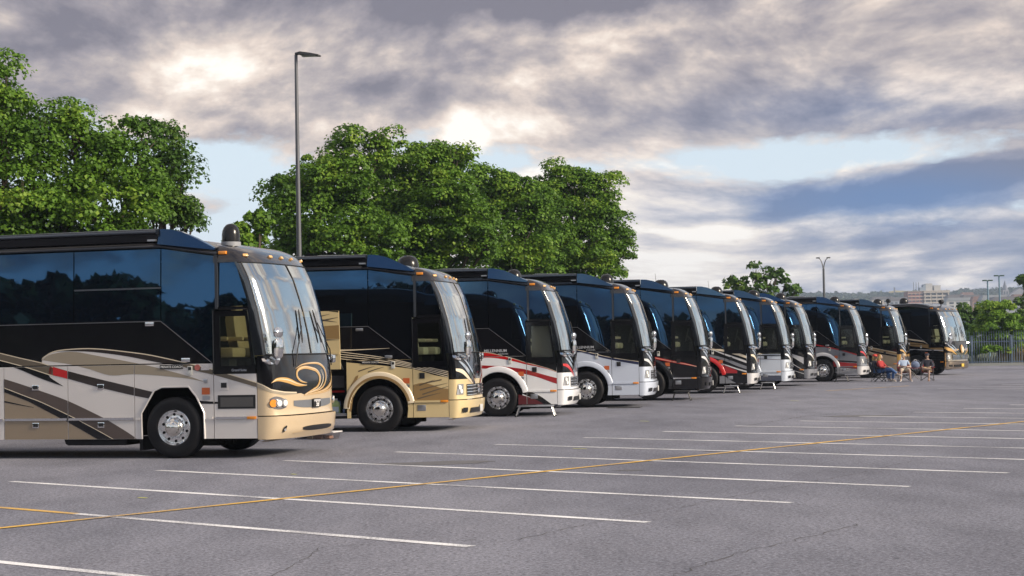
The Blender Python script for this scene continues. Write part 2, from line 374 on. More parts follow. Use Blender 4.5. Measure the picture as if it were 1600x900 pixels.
crack([(1150, 668), (1260, 650), (1330, 645), (1420, 640)], .05); crack([(560, 760), (640, 752), (800, 741)], .012)
part('oil_stain', None, lambda b: b.add([(.9*math.cos(a)*(1+.25*math.sin(3*a+1)), .5*math.sin(a)*(1+.2*math.cos(4*a)), 0) for a in [i*2*math.pi/28 for i in range(28)]], [tuple(range(28))]), mat('oil', (.12, .115, .12), rough=.6), lot, (*ground(1345, 650).xy, .0035), smooth=False, fix=False)
for x, y, k_ in ((690, 723.5, .42), (985, 735, .10), (1130, 705, .12)):
    part('oil_stain', None, lambda b: b.add([(k_*2*math.cos(a)*(1+.25*math.sin(3*a+x)+.1*math.sin(7*a)), k_*math.sin(a)*(1+.2*math.cos(4*a+y)), 0) for a in [i*2*math.pi/28 for i in range(28)]], [tuple(range(28))]), mat('oil', (.12, .115, .12), rough=.6), lot, (*ground(x, y).xy, .0036), smooth=False, fix=False)
# kerb and verge at the far end
KERB = mat('kerb_concrete', (.40, .40, .39), rough=.85, var=.2, vscale=2)
ka, kb = Vector((14, 124.6)), Vector((70, 110.0)); kd = (kb-ka).normalized(); kn = Vector((-kd.y, kd.x))
b = MB(); q = [ka, kb, kb+kn*.25, ka+kn*.25]; v = [(*p, -.05) for p in q]+[(*p, .13) for p in q]
b.add(v, [(0, 1, 5, 4), (1, 2, 6, 5), (2, 3, 7, 6), (3, 0, 4, 7), (4, 5, 6, 7)]); o = link('kerb', b.mesh('kerb'), KERB); tag(o, 'pale concrete kerb along the far fence', kind='structure')
b = MB(); q = [ka+kn*.26, kb+kn*.26, kb+kn*14, ka+kn*14]; b.add([(*p, z) for p, z in zip(q, (.10, .10, -.5, -.5))], [(0, 1, 2, 3)]); o = link('verge', b.mesh('verge', False, False), GRASS); tag(o, 'weedy strip of ground behind the fence', kind='structure')
# stripes painted on each coach: colour, layer, upper edge, lower edge (metres ahead of the front axle, metres up)
DECALS = {
 1: [
  ('tan',1,[(-3.279,1.129),(-3.12,1.112),(-2.698,0.964),(-2.094,0.681),(-1.931,0.602),(-1.383,0.317)],[(-3.288,0.29),(-2.982,0.289),(-2.496,0.287),(-2.015,0.285),(-1.776,0.284),(-1.384,0.282)]),
  ('beige',1,[(-2.42,1.599),(-2.407,1.673),(-2.347,1.715),(-2.237,1.772),(-2.056,1.81),(-1.637,1.829),(-1.281,1.812),(-0.81,1.757),(-0.379,1.694),(0.197,1.569),(0.426,1.519)],[(-2.408,1.588),(-2.3,1.554),(-2.12,1.519),(-2.0,1.496),(-1.88,1.473),(-1.642,1.458),(-1.286,1.452),(-0.815,1.445),(-0.383,1.438),(0.195,1.429),(0.425,1.425)]),
  ('olive',2,[(-2.396,1.646),(-2.335,1.699),(-2.213,1.744),(-1.997,1.772),(-1.757,1.768),(-1.401,1.703),(-0.813,1.594),(-0.347,1.497),(0.263,1.341),(0.548,1.247)],[(-2.396,1.641),(-2.239,1.617),(-1.891,1.565),(-1.523,1.477),(-1.145,1.372),(-0.815,1.382),(-0.582,1.379),(-0.187,1.348),(0.262,1.298),(0.547,1.243)]),
  ('darkbrown',3,[(-2.421,1.586),(-2.408,1.66),(-2.347,1.702),(-2.237,1.759),(-2.056,1.797),(-1.637,1.817),(-1.281,1.799),(-0.811,1.745),(-0.379,1.681),(0.197,1.557),(0.426,1.506),(0.733,1.429),(1.082,1.33),(1.508,1.205)],[(-2.414,1.599),(-2.396,1.662),(-2.335,1.704),(-2.225,1.758),(-2.057,1.784),(-1.638,1.776),(-1.282,1.743),(-0.811,1.676),(-0.218,1.561),(0.179,1.497),(0.424,1.42),(0.731,1.35),(1.081,1.255),(1.507,1.135)]),
  ('cream',4,[(-2.42,1.599),(-2.407,1.673),(-2.347,1.715),(-2.237,1.772),(-2.056,1.81),(-1.637,1.829),(-1.281,1.812),(-0.81,1.757),(-0.379,1.694),(0.197,1.569),(0.426,1.519),(0.733,1.441),(1.083,1.342),(1.508,1.218)],[(-2.421,1.583),(-2.408,1.657),(-2.347,1.699),(-2.237,1.756),(-2.056,1.794),(-1.637,1.813),(-1.281,1.796),(-0.811,1.742),(-0.379,1.678),(0.197,1.554),(0.426,1.503),(0.733,1.425),(1.082,1.327),(1.508,1.202)]),
  ('olive2',4,[(0.174,1.556),(0.426,1.503),(0.733,1.426),(1.082,1.327),(1.508,1.202)],[(0.173,1.497),(0.424,1.42),(0.731,1.35),(1.081,1.255),(1.507,1.135)]),
  ('darkbrown',3,[(-3.272,1.797),(-2.844,1.697),(-2.42,1.604),(-2.204,1.531),(-1.917,1.452),(-1.406,1.327),(-0.818,1.193),(-0.364,1.087)],[(-3.273,1.678),(-2.724,1.54),(-2.326,1.421),(-2.206,1.387),(-1.918,1.324),(-1.408,1.19),(-0.82,1.056),(-0.424,0.978)]),
  ('olive2',4,[(-3.272,1.797),(-2.844,1.697),(-2.42,1.604),(-2.204,1.531)],[(-3.273,1.678),(-2.724,1.54),(-2.326,1.421),(-2.206,1.387)]),
  ('red',4,[(-2.264,1.553),(-2.168,1.52),(-2.06,1.486),(-1.929,1.452)],[(-2.29,1.415),(-2.17,1.381),(-2.062,1.358),(-1.93,1.324)]),
  ('cream',5,[(-3.272,1.797),(-2.844,1.697),(-2.42,1.604),(-2.204,1.531)],[(-3.272,1.783),(-2.845,1.683),(-2.421,1.59),(-2.204,1.517)]),
  ('cream',5,[(-3.273,1.678),(-2.724,1.54),(-2.326,1.421),(-2.206,1.387)],[(-3.273,1.664),(-2.725,1.526),(-2.326,1.407),(-2.206,1.373)]),
  ('black',3,[(-3.273,1.662),(-2.725,1.524),(-2.326,1.41),(-2.242,1.34),(-2.019,1.206)],[(-3.274,1.608),(-2.883,1.51),(-2.484,1.354),(-2.183,1.254),(-2.019,1.202)]),
  ('brown',3,[(-3.277,1.355),(-3.13,1.339),(-2.631,1.192),(-2.438,1.129),(-1.923,0.956),(-1.296,0.682),(-1.155,0.61),(-0.828,0.428),(-0.632,0.299)],[(-3.278,1.237),(-3.119,1.191),(-2.682,1.036),(-2.408,0.94),(-1.807,0.679),(-1.676,0.614),(-1.381,0.472),(-1.088,0.322),(-1.018,0.291)]),
  ('black',3,[(-3.278,1.237),(-3.119,1.191),(-2.682,1.036),(-2.408,0.94),(-1.807,0.679),(-1.676,0.614),(-1.381,0.472),(-1.088,0.322),(-1.018,0.291)],[(-3.279,1.15),(-3.12,1.112),(-2.698,0.964),(-2.49,0.868),(-2.094,0.681),(-1.931,0.602),(-1.678,0.473),(-1.383,0.317),(-1.324,0.292)]),
  ('cream',5,[(-3.278,1.237),(-3.119,1.191),(-2.682,1.036),(-2.408,0.94),(-1.807,0.679),(-1.676,0.614),(-1.381,0.472),(-1.088,0.322),(-1.018,0.291)],[(-3.278,1.224),(-3.119,1.178),(-2.682,1.023),(-2.408,0.927),(-1.807,0.666),(-1.676,0.602),(-1.381,0.459),(-1.088,0.31),(-1.018,0.278)]),
  ('black',3,[(-3.281,0.978),(-3.122,0.969),(-2.853,0.915),(-2.574,0.858)],[(-3.281,0.951),(-3.122,0.944),(-2.89,0.904),(-2.575,0.853)]),
  ('black',2,[(0.474,0.937),(0.622,0.925),(0.804,0.912)],[(0.474,0.885),(0.622,0.883),(0.804,0.881)]),
 ],
 2: [
  ('black',1,[(-1.118,2.167),(-0.66,2.103),(-0.204,2.053),(0.127,2.019),(0.757,1.932),(1.219,1.796),(1.599,1.724)],[(-1.128,1.56),(-0.67,1.497),(-0.214,1.448),(0.116,1.415),(0.746,1.33),(1.208,1.195),(1.588,1.124)]),
  ('cream',3,[(-0.847,1.729),(-0.722,1.714),(0.119,1.59),(0.844,1.422),(1.496,1.27),(1.59,1.255)],[(-0.847,1.715),(-0.722,1.699),(0.119,1.575),(0.843,1.407),(1.495,1.255),(1.59,1.24)]),
  ('cream',3,[(-0.847,1.682),(-0.723,1.666),(0.118,1.553),(0.843,1.395),(1.495,1.235),(1.59,1.22)],[(-0.848,1.668),(-0.723,1.652),(0.118,1.539),(0.843,1.381),(1.495,1.221),(1.589,1.206)]),
  ('cream',3,[(-0.848,1.635),(-0.724,1.619),(0.118,1.515),(0.843,1.366),(1.494,1.198),(1.589,1.183)],[(-0.849,1.62),(-0.724,1.604),(0.118,1.5),(0.842,1.351),(1.494,1.183),(1.589,1.168)]),
  ('cream',3,[(-0.849,1.588),(-0.724,1.572),(0.117,1.477),(0.842,1.335),(1.493,1.157),(1.588,1.142)],[(-0.849,1.573),(-0.725,1.557),(0.117,1.462),(0.842,1.32),(1.493,1.142),(1.588,1.127)]),
  ('cream',3,[(-0.846,1.77),(-0.43,1.768),(0.246,1.78)],[(-0.847,1.736),(-0.43,1.748),(0.246,1.776)]),
  ('brown2',2,[(0.74,1.003),(0.932,1.04),(1.136,0.996),(1.339,0.926),(1.584,0.896)],[(0.733,0.642),(0.925,0.646),(1.13,0.65),(1.334,0.646),(1.579,0.656)]),
  ('brown2',2,[(-0.609,1.012),(-0.552,1.105),(-0.495,1.198),(-0.439,1.224)],[(-0.646,0.475),(-0.605,0.474),(-0.574,0.675),(-0.556,0.877)]),
  ('olive2',3,[(0.875,0.907),(1.177,0.975),(1.477,1.03)],[(0.875,0.88),(1.176,0.955),(1.477,1.026)]),
  ('olive2',3,[(0.928,0.813),(1.237,0.901),(1.544,0.976)],[(0.928,0.786),(1.236,0.881),(1.544,0.972)]),
  ('olive2',3,[(0.817,0.721),(1.078,0.784),(1.338,0.833)],[(0.816,0.694),(1.077,0.764),(1.337,0.829)]),
  ('olive2',3,[(0.863,1.001),(1.035,1.058),(1.206,1.102)],[(0.863,0.974),(1.035,1.038),(1.206,1.098)]),
  ('olive2',3,[(1.343,1.113),(1.069,1.057),(0.795,0.988)],[(1.342,1.086),(1.069,1.037),(0.794,0.984)]),
  ('olive2',3,[(-0.438,1.318),(-0.264,1.369),(-0.091,1.406)],[(-0.438,1.291),(-0.264,1.348),(-0.091,1.402)]),
  ('olive2',3,[(-0.231,1.301),(-0.057,1.351),(0.116,1.389)],[(-0.231,1.274),(-0.058,1.331),(0.115,1.384)]),
  ('olive2',2,[(-1.5,1.44),(-1.125,1.38),(-0.75,1.305)],[(-1.5,1.42),(-1.125,1.345),(-0.75,1.3)]),
  ('olive2',2,[(-1.45,1.29),(-1.085,1.355),(-0.72,1.4049999999999998)],[(-1.45,1.27),(-1.085,1.32),(-0.72,1.4)]),
  ('olive2',2,[(-1.6,1.35),(-1.25,1.42),(-0.9,1.4749999999999999)],[(-1.6,1.33),(-1.25,1.385),(-0.9,1.47)]),
  ('olive2',2,[(-1.5,0.97),(-1.1099999999999999,0.96),(-0.72,0.935)],[(-1.5,0.95),(-1.1099999999999999,0.9249999999999999),(-0.72,0.93)]),
  ('brown2',1,[(-1.925,1.25),(-1.3,1.22),(-0.705,1.24)],[(-1.925,0.98),(-1.3,0.97),(-0.705,0.95)]),
 ],
 3: [
  ('black',1,[(-0.589,2.288),(-0.237,2.274),(0.108,2.198),(0.462,2.097),(0.718,2.01),(1.039,1.923),(1.279,1.848),(1.534,1.747),(1.805,1.646)],[(-0.602,1.645),(-0.249,1.632),(0.095,1.556),(0.449,1.456),(0.705,1.37),(1.026,1.284),(1.266,1.209),(1.521,1.108),(1.792,1.008)]),
  ('red',2,[(-0.602,1.645),(-0.249,1.632),(0.095,1.556),(0.449,1.456),(0.705,1.37),(1.026,1.284),(1.266,1.209),(1.521,1.108),(1.792,1.008)],[(-0.605,1.485),(-0.252,1.513),(0.093,1.474),(0.448,1.397),(0.705,1.328),(1.026,1.258),(1.266,1.193),(1.521,1.1),(1.792,1.001)]),
  ('cream',3,[(-0.601,1.655),(-0.249,1.641),(0.095,1.566),(0.449,1.466),(0.706,1.379),(1.026,1.293),(1.266,1.218),(1.521,1.118),(1.792,1.017)],[(-0.602,1.644),(-0.249,1.63),(0.095,1.554),(0.449,1.455),(0.705,1.368),(1.026,1.282),(1.266,1.207),(1.521,1.107),(1.792,1.006)]),
  ('red2',2,[(-0.607,1.34),(-0.38,1.32),(0.089,1.29),(0.396,1.249),(0.702,1.197),(1.022,1.101),(1.374,0.999),(1.741,0.905)],[(-0.609,1.244),(-0.382,1.239),(0.088,1.219),(0.394,1.156),(0.699,1.082),(1.02,0.994),(1.371,0.862),(1.77,0.732)]),
  ('darkred',2,[(0.512,0.575),(0.688,0.532),(1.008,0.415),(1.183,0.3),(1.341,0.186)],[(0.503,0.167),(0.681,0.164),(1.003,0.159),(1.18,0.156),(1.34,0.154)]),
  ('black',2,[(0.435,0.792),(0.621,0.725),(0.995,0.558),(1.154,0.46),(1.518,0.183)],[(0.481,0.639),(0.529,0.63),(0.785,0.514),(0.992,0.415),(1.325,0.186)]),
 ],
 4: [
  ('black',1,[(-0.433,2.365),(-0.234,2.325),(0.162,2.235),(0.503,2.138),(0.951,2.047),(1.463,1.965),(1.791,1.915)],[(-0.448,1.645),(-0.25,1.605),(0.146,1.516),(0.487,1.42),(0.935,1.33),(1.447,1.249),(1.775,1.2)]),
  ('navy',2,[(-0.448,1.645),(-0.25,1.605),(0.146,1.516),(0.487,1.42),(0.935,1.33),(1.447,1.249),(1.775,1.2)],[(-0.449,1.609),(-0.25,1.569),(0.145,1.464),(0.486,1.367),(0.934,1.267),(1.445,1.168),(1.773,1.118)]),
  ('cream',3,[(-0.448,1.657),(-0.249,1.617),(0.147,1.529),(0.487,1.432),(0.935,1.343),(1.447,1.261),(1.775,1.212)],[(-0.448,1.643),(-0.25,1.603),(0.146,1.514),(0.487,1.418),(0.935,1.328),(1.447,1.247),(1.775,1.198)]),
 ],
 5: [
  ('red',2,[(-0.063,1.397),(0.115,1.353),(0.669,1.223),(1.123,1.123),(1.635,0.979)],[(-0.065,1.327),(0.114,1.284),(0.668,1.158),(1.122,1.07),(1.634,0.967)]),
  ('cream',3,[(-0.064,1.369),(0.115,1.326),(0.669,1.196),(1.123,1.102),(1.635,0.977)],[(-0.064,1.357),(0.114,1.314),(0.668,1.184),(1.123,1.09),(1.634,0.965)]),
 ],
 6: [
  ('cream',2,[(0.105,1.592),(0.284,1.57),(0.751,1.501),(1.238,1.368),(1.744,1.179)],[(0.104,1.547),(0.282,1.514),(0.749,1.422),(1.236,1.278),(1.742,1.089)]),
  ('silver',2,[(0.238,1.522),(0.371,1.499),(0.748,1.366),(1.234,1.195),(1.696,1.009)],[(0.237,1.508),(0.371,1.474),(0.746,1.31),(1.232,1.121),(1.694,0.938)]),
  ('grey',2,[(0.1,1.379),(0.233,1.342),(0.744,1.204),(1.229,1.011),(1.735,0.81)],[(0.098,1.3),(0.231,1.257),(0.741,1.108),(1.226,0.897),(1.733,0.731)]),
  ('silver',2,[(0.628,1.025),(0.893,0.941),(1.225,0.826),(1.732,0.682)],[(0.627,1.002),(0.892,0.897),(1.223,0.776),(1.731,0.619)]),
  ('red2',2,[(0.54,1.067),(0.671,0.975),(0.892,0.881),(1.156,0.764)],[(0.53,0.686),(0.664,0.683),(0.887,0.679),(1.154,0.674)]),
  ('grey',2,[(0.539,0.596),(0.706,0.57),(0.926,0.432),(1.167,0.293)],[(0.531,0.259),(0.698,0.257),(0.921,0.253),(1.166,0.249)]),
 ],
 7: [
  ('black',1,[(0.323,2.133),(0.8,2.123),(1.276,2.113),(1.892,2.099)],[(0.305,1.4),(0.782,1.384),(1.257,1.365),(1.873,1.339)]),
  ('chrome',2,[(0.305,1.4),(0.782,1.384),(1.257,1.365),(1.873,1.339)],[(0.303,1.34),(0.78,1.321),(1.255,1.303),(1.872,1.286)]),
  ('black',2,[(0.303,1.306),(0.779,1.292),(1.255,1.274),(1.871,1.257)],[(0.302,1.268),(0.778,1.254),(1.254,1.238),(1.87,1.219)]),
  ('purple',2,[(0.419,1.17),(1.014,1.139),(1.583,1.1)],[(0.418,1.146),(1.013,1.12),(1.582,1.086)]),
  ('slate',2,[(0.284,0.535),(0.76,0.525),(1.236,0.515),(1.615,0.508)],[(0.274,0.163),(0.751,0.156),(1.227,0.148),(1.606,0.142)]),
 ],
 8: [
  ('silver',2,[(0.84,1.353),(1.117,1.258),(1.595,1.096),(1.945,0.949)],[(0.837,1.263),(1.113,1.117),(1.587,0.807),(1.937,0.655)]),
  ('silver',2,[(0.957,0.953),(1.157,0.83),(1.531,0.598),(1.88,0.376)],[(0.956,0.923),(1.156,0.799),(1.53,0.568),(1.879,0.345)]),
  ('silver',2,[(0.949,0.672),(1.201,0.591),(1.528,0.483),(1.88,0.376)],[(0.949,0.646),(1.201,0.565),(1.528,0.458),(1.879,0.35)]),
 ],
 9: [
  ('black',1,[(-0.386,2.526),(0.045,2.44),(0.529,2.322),(1.025,2.193),(1.818,1.926)],[(-0.407,1.681),(0.023,1.596),(0.507,1.48),(1.003,1.353),(1.796,1.089)]),
  ('red2',2,[(-0.407,1.681),(0.023,1.596),(0.507,1.48),(1.003,1.353),(1.796,1.089)],[(-0.409,1.63),(0.022,1.546),(0.506,1.43),(1.001,1.302),(1.795,1.039)]),
  ('black',2,[(0.493,0.953),(0.964,0.925),(1.79,0.854)],[(0.492,0.891),(0.962,0.863),(1.788,0.793)]),
  ('red2',3,[(0.436,0.895),(0.962,0.841),(1.842,0.753)],[(0.486,0.67),(0.956,0.617),(1.836,0.519)]),
  ('chrome',4,[(0.54,0.607),(1.093,0.57),(1.671,0.516)],[(0.539,0.579),(1.092,0.542),(1.67,0.488)]),
  ('chrome',4,[(0.538,0.545),(1.091,0.508),(1.669,0.454)],[(0.537,0.517),(1.09,0.48),(1.668,0.427)]),
  ('chrome',4,[(0.536,0.484),(1.089,0.447),(1.667,0.393)],[(0.536,0.456),(1.089,0.419),(1.667,0.365)]),
  ('chrome',4,[(0.535,0.422),(1.088,0.385),(1.666,0.332)],[(0.534,0.394),(1.087,0.357),(1.665,0.304)]),
 ],
 10: [
  ('black',1,[(0.042,2.272),(0.371,2.203),(0.879,2.086),(1.592,1.934)],[(0.021,1.512),(0.351,1.445),(0.858,1.329),(1.571,1.18)]),
  ('brown2',2,[(0.021,1.512),(0.351,1.445),(0.858,1.329),(1.571,1.18)],[(0.019,1.421),(0.348,1.354),(0.856,1.238),(1.569,1.089)]),
  ('cream',3,[(0.021,1.512),(0.351,1.445),(0.858,1.329),(1.571,1.18)],[(0.02,1.488),(0.35,1.421),(0.858,1.305),(1.57,1.156)]),
  ('black',2,[(0.017,1.36),(0.347,1.293),(0.854,1.178),(1.567,1.029)],[(0.015,1.287),(0.345,1.221),(0.852,1.105),(1.565,0.957)]),
 ],
 11: [
  ('black',1,[(-0.649,2.867),(-0.134,2.779),(0.717,2.645),(1.656,2.408)],[(-0.678,1.901),(-0.163,1.817),(0.688,1.688),(1.627,1.458)]),
  ('cream',2,[(-0.678,1.901),(-0.163,1.817),(0.688,1.688),(1.627,1.458)],[(-0.68,1.83),(-0.165,1.746),(0.686,1.618),(1.625,1.388)]),
  ('brown2',2,[(-0.683,1.74),(-0.168,1.656),(0.684,1.529),(1.622,1.3)],[(-0.689,1.547),(-0.173,1.464),(0.678,1.338),(1.617,1.11)]),
  ('silver',3,[(-0.35,1.316),(0.336,1.289),(1.587,1.237)],[(-0.351,1.278),(0.334,1.251),(1.586,1.199)]),
  ('chrome',3,[(0.737,1.059),(1.144,1.05),(1.547,1.041)],[(0.736,1.008),(1.142,0.999),(1.546,0.991)]),
  ('chrome',3,[(0.734,0.932),(1.14,0.923),(1.544,0.915)],[(0.732,0.881),(1.138,0.872),(1.542,0.864)]),
  ('chrome',3,[(0.73,0.805),(1.136,0.796),(1.54,0.788)],[(0.728,0.754),(1.134,0.745),(1.538,0.737)]),
  ('chrome',3,[(0.726,0.677),(1.132,0.669),(1.536,0.661)],[(0.724,0.626),(1.13,0.618),(1.534,0.611)]),
 ],
}
# ------------------------------------------------------------------ motor coaches
HW = 1.28                                              # half width of a coach
def lerp(tab, z):
    if z <= tab[0][0]: return tab[0][1]
    for (a, va), (b, vb) in zip(tab, tab[1:]):
        if z <= b: return va+(vb-va)*(z-a)/(b-a)
    return tab[-1][1]
XS = [(.28, 1.55), (1.2, 1.56), (1.5, 1.54), (2.0, 1.47), (2.4, 1.39), (2.9, 1.25), (3.17, 1.12), (3.25, 1.07), (3.33, 1.00), (3.40, .90), (3.45, .78), (3.48, .60), (3.495, .35)]
DD = [(.28, .30), (.42, .41), (.66, .44), (.70, .40), (1.2, .39), (1.66, .38), (2.6, .36), (3.17, .335), (3.5, .30)]
WW = [(.28, 1.275), (.4, 1.28), (2.4, 1.28), (3.17, 1.275), (3.25, 1.268), (3.33, 1.25), (3.40, 1.21), (3.45, 1.14), (3.48, 1.02), (3.495, .75)]
def skin(t, z, off=0.0, bulge=0.0):
    """point on the rounded nose: t = -1 right side ... 0 centre ... 1 left side, beyond that back along the flat side"""
    xs, d, w = lerp(XS, z), lerp(DD, z)*DSC[0]+bulge*DSC[0], lerp(WW, z)
    if abs(t) > 1: return Vector((xs-(abs(t)-1), math.copysign(w+off, t), z))
    a = t*math.pi/2; e = .80
    x = xs+d*abs(math.cos(a))**e; y = math.copysign(w*abs(math.sin(a))**e, t)
    nx, ny = math.cos(a)/d, math.sin(a)/w; k = math.hypot(nx, ny) or 1
    return Vector((x+off*nx/k, y+off*ny/k, z+off*.12))
def patch(b, t0, t1, z0, z1, nt_=24, nz=10, off=0.0, bulge=0.0):
    """sheet of nose skin; limits may be functions (t limits of z, z limits of the share along t)"""
    rows = []
    for i in range(nz+1):
        row = []
        for j in range(nt_+1):
            u = j/nt_
            za = z0(u) if callable(z0) else z0; zb = z1(u) if callable(z1) else z1
            z = za+(zb-za)*i/nz
            ta = t0(z) if callable(t0) else t0; tb = t1(z) if callable(t1) else t1
            row.append(skin(ta+(tb-ta)*u, z, off, bulge))
        rows.append(row)
    b.grid(rows)
def side_t(x): return lambda z: -1-max(0.0, lerp(XS, z)-x)       # t of a point x metres ahead of the front axle on the right flank
def ribbon(b, pts, widths, off):
    P = catmull(pts, 6); Wd = [w[0] for w in catmull([(w,) for w in widths], 6)]
    rows = [[], []]
    for i, (t, z) in enumerate(P):
        a, c = P[max(i-1, 0)], P[min(i+1, len(P)-1)]
        dt, dzz = (c[0]-a[0])*1.5, c[1]-a[1]; k = math.hypot(dt, dzz) or 1
        nt2, nz2 = -dzz/k, dt/k; h = max(Wd[i], .002)/2
        rows[0].append(skin(t+nt2*h/1.5, z+nz2*h, off)); rows[1].append(skin(t-nt2*h/1.5, z-nz2*h, off))
    b.grid(rows)
def disc_on(b, t, z, r, off=.01, rim=.0, n=20, sx=1.0):
    c = skin(t, z, off); e = .01
    du = (skin(t+e, z, off)-c).normalized(); dv = (skin(t, z+e, off)-c).normalized(); nrm = du.cross(dv)
    v = [c]+[c+du*math.cos(2*math.pi*i/n)*r*sx+dv*math.sin(2*math.pi*i/n)*r for i in range(n)]
    if nrm.x < 0: nrm = -nrm
    v2 = [p+nrm*rim for p in v]
    b.add(v2, [(0, i+1, (i+1) % n+1) for i in range(n)])
    if rim: b.add(v[1:]+v2[1:], [(i, (i+1) % n, (i+1) % n+n, i+n) for i in range(n)])

ARCH8 = [(-.57, .32), (-.58, .74), (-.34, 1.11), (-.2, 1.165), (.28, 1.165), (.42, 1.0), (.55, .74), (.56, .32)]
ARCHR = [(-.62, .32), (-.62, .50)]+[(.62*math.cos(math.radians(a)), .50+.64*math.sin(math.radians(a))) for a in range(170, 5, -10)]+[(.62, .50), (.60, .32)]
def wheel(parent, x, y, side, detail=True):
    s = side                                            # -1 right, +1 left: outer face
    def rim(b):
        b.lathe([(.292, .0), (.30, -.012), (.285, -.022), (.268, .006), (.255, .022), (.19, .030), (.165, .02), (.15, -.03), (.135, -.045)], 'y', 40)
    def tyre(b):
        b.lathe([(.285, -.01), (.31, -.035), (.40, -.05), (.455, -.04), (.478, -.018), (.497, .0), (.50, .03), (.492, .04), (.50, .05), (.50, .12), (.49, .13), (.50, .14), (.50, .21), (.492, .22), (.50, .23), (.485, .29), (.40, .31), (.29, .28)], 'y', 48)
    def hub(b):
        b.lathe([(.15, -.02), (.14, -.055), (.118, -.065), (.112, -.10), (.085, -.125), (.05, -.135), (.0, -.138)], 'y', 32)
    def holes(b):
        for k in range(10):
            a = 2*math.pi*(k+.5)/10
            b.lathe([(.0, .020), (.023, .020), (.024, .034)], 'y', 12, (.217*math.cos(a), 0, .217*math.sin(a)))
    def nuts(b):
        for k in range(10):
            a = 2*math.pi*k/10
            b.lathe([(.013, .03), (.013, -.004), (.0, -.008)], 'y', 6, (.172*math.cos(a), 0, .172*math.sin(a)))
    w = part('wheel', 'rim', rim, mat('polished_rim', (.88, .88, .88), rough=.22, metal=1), parent, (x, y, .5), (0, RND.uniform(0, 6), 0 if s < 0 else math.pi))
    part('tyre', 'tyre', tyre, RUBBER, w)
    part('hub_cap', 'hub', hub, mat('hub_chrome', (.80, .77, .72), rough=.14, metal=1), w)
    if detail:
        part('hand_holes', 'holes', holes, UNDER, w)['kind'] = 'stuff'; part('wheel_nuts', 'nuts', nuts, STEEL, w)['kind'] = 'stuff'
        part('brake_drum', 'drum', lambda b: b.lathe([(.0, .06), (.25, .06), (.25, .30), (.0, .30)], 'y', 24), UNDER, w)
    return w
def seat(parent, x, y, z, m, back=1):
    def cushion(b): b.rbox(-.27, .27, -.26, .26, 0, .17, .06)
    def backr(b):
        b.loft([[(-.10+dx*1.0, yy*w, zz) for dx, yy in ((-.08, -1), (.08, -1), (.11, -.6), (.11, .6), (.08, 1), (-.08, 1))] for zz, w, dx0 in ((0, .25, 0), (.3, .27, 0), (.55, .25, 0), (.66, .18, 0))])
    s = part('seat', 'cush', cushion, m, parent, (x, y, z))
    part('backrest', 'seatback', backr, m, s, (-.2, 0, .13), (0, -.16, 0)); part('headrest', 'headrest', lambda b: b.rbox(-.06, .06, -.15, .15, 0, .2, .05), m, s, (-.36, 0, .80))
    for yy in (-.3, .3): part('armrest', 'armrest', lambda b: b.rbox(-.2, .2, -.035, .035, 0, .07, .03), m, s, (0, yy, .28))
    part('pedestal', 'pedestal', lambda b: b.box(-.14, .14, -.14, .14, -.35, .01), DARKINT, s)
def mirror(parent, s):
    def arm(b): b.tube([(1.68, s*1.20, 1.60), (1.80, s*1.34, 1.57), (1.90, s*1.42, 1.53), (1.95, s*1.46, 1.58), (1.95, s*1.45, 1.70)], [.045, .04, .034, .032, .03], 10)
    def base(b): b.loft([[(1.60+r*math.cos(a)*.9+.06*k, s*(1.19+r*math.sin(a)), 1.60-.08*k) for a in [i*math.pi/5 for i in range(10)]] for k, r in ((-.4, .03), (0, .09), (.6, .11), (1.2, .08), (1.5, .03))])
    def shell(b, z0, z1, w):
        n = 12
        b.loft([[(1.95+dd*math.cos(2*math.pi*i/n), s*(1.45+ww*math.sin(2*math.pi*i/n)), z) for i in range(n)] for z, ww, dd in
                ((z0, w*.6, .03), (z0+.03, w*.92, .055), (z0+(z1-z0)*.5, w, .065), (z1-.04, w*.94, .06), (z1, w*.55, .03))])
    if s > 0:                                           # the far side shows only a small folded mirror at the foot of the screen
        a = part('mirror_arm', 'marml', lambda b: b.tube([(1.62, 1.19, 1.58), (1.70, 1.32, 1.57)], .035, 8), pm('chrome'), parent)
        part('mirror_housing', 'mhl', lambda b: b.rbox(1.62, 1.76, 1.30, 1.44, 1.50, 1.64, .03), pm('chrome'), a); return
    a = part('mirror_arm', ('marm', s), arm, pm('chrome'), parent)
    part('mirror_base', ('mbase', s), base, pm('chrome'), a)
    part('mirror_housing', ('mh', s), lambda b: shell(b, 1.60, 1.92, .155), pm('chrome'), a)
    part('mirror_housing', ('mh2', s), lambda b: shell(b, 1.93, 2.09, .135), pm('chrome'), a)
    def face(b): b.add([(1.878, s*1.35, 1.67), (1.878, s*1.55, 1.67), (1.878, s*1.55, 1.88), (1.878, s*1.35, 1.88)], [(0, 1, 2, 3)])
    part('mirror_glass', ('mg', s), face, mat('mirror_glass', (.6, .62, .64), rough=.02, metal=1), a)

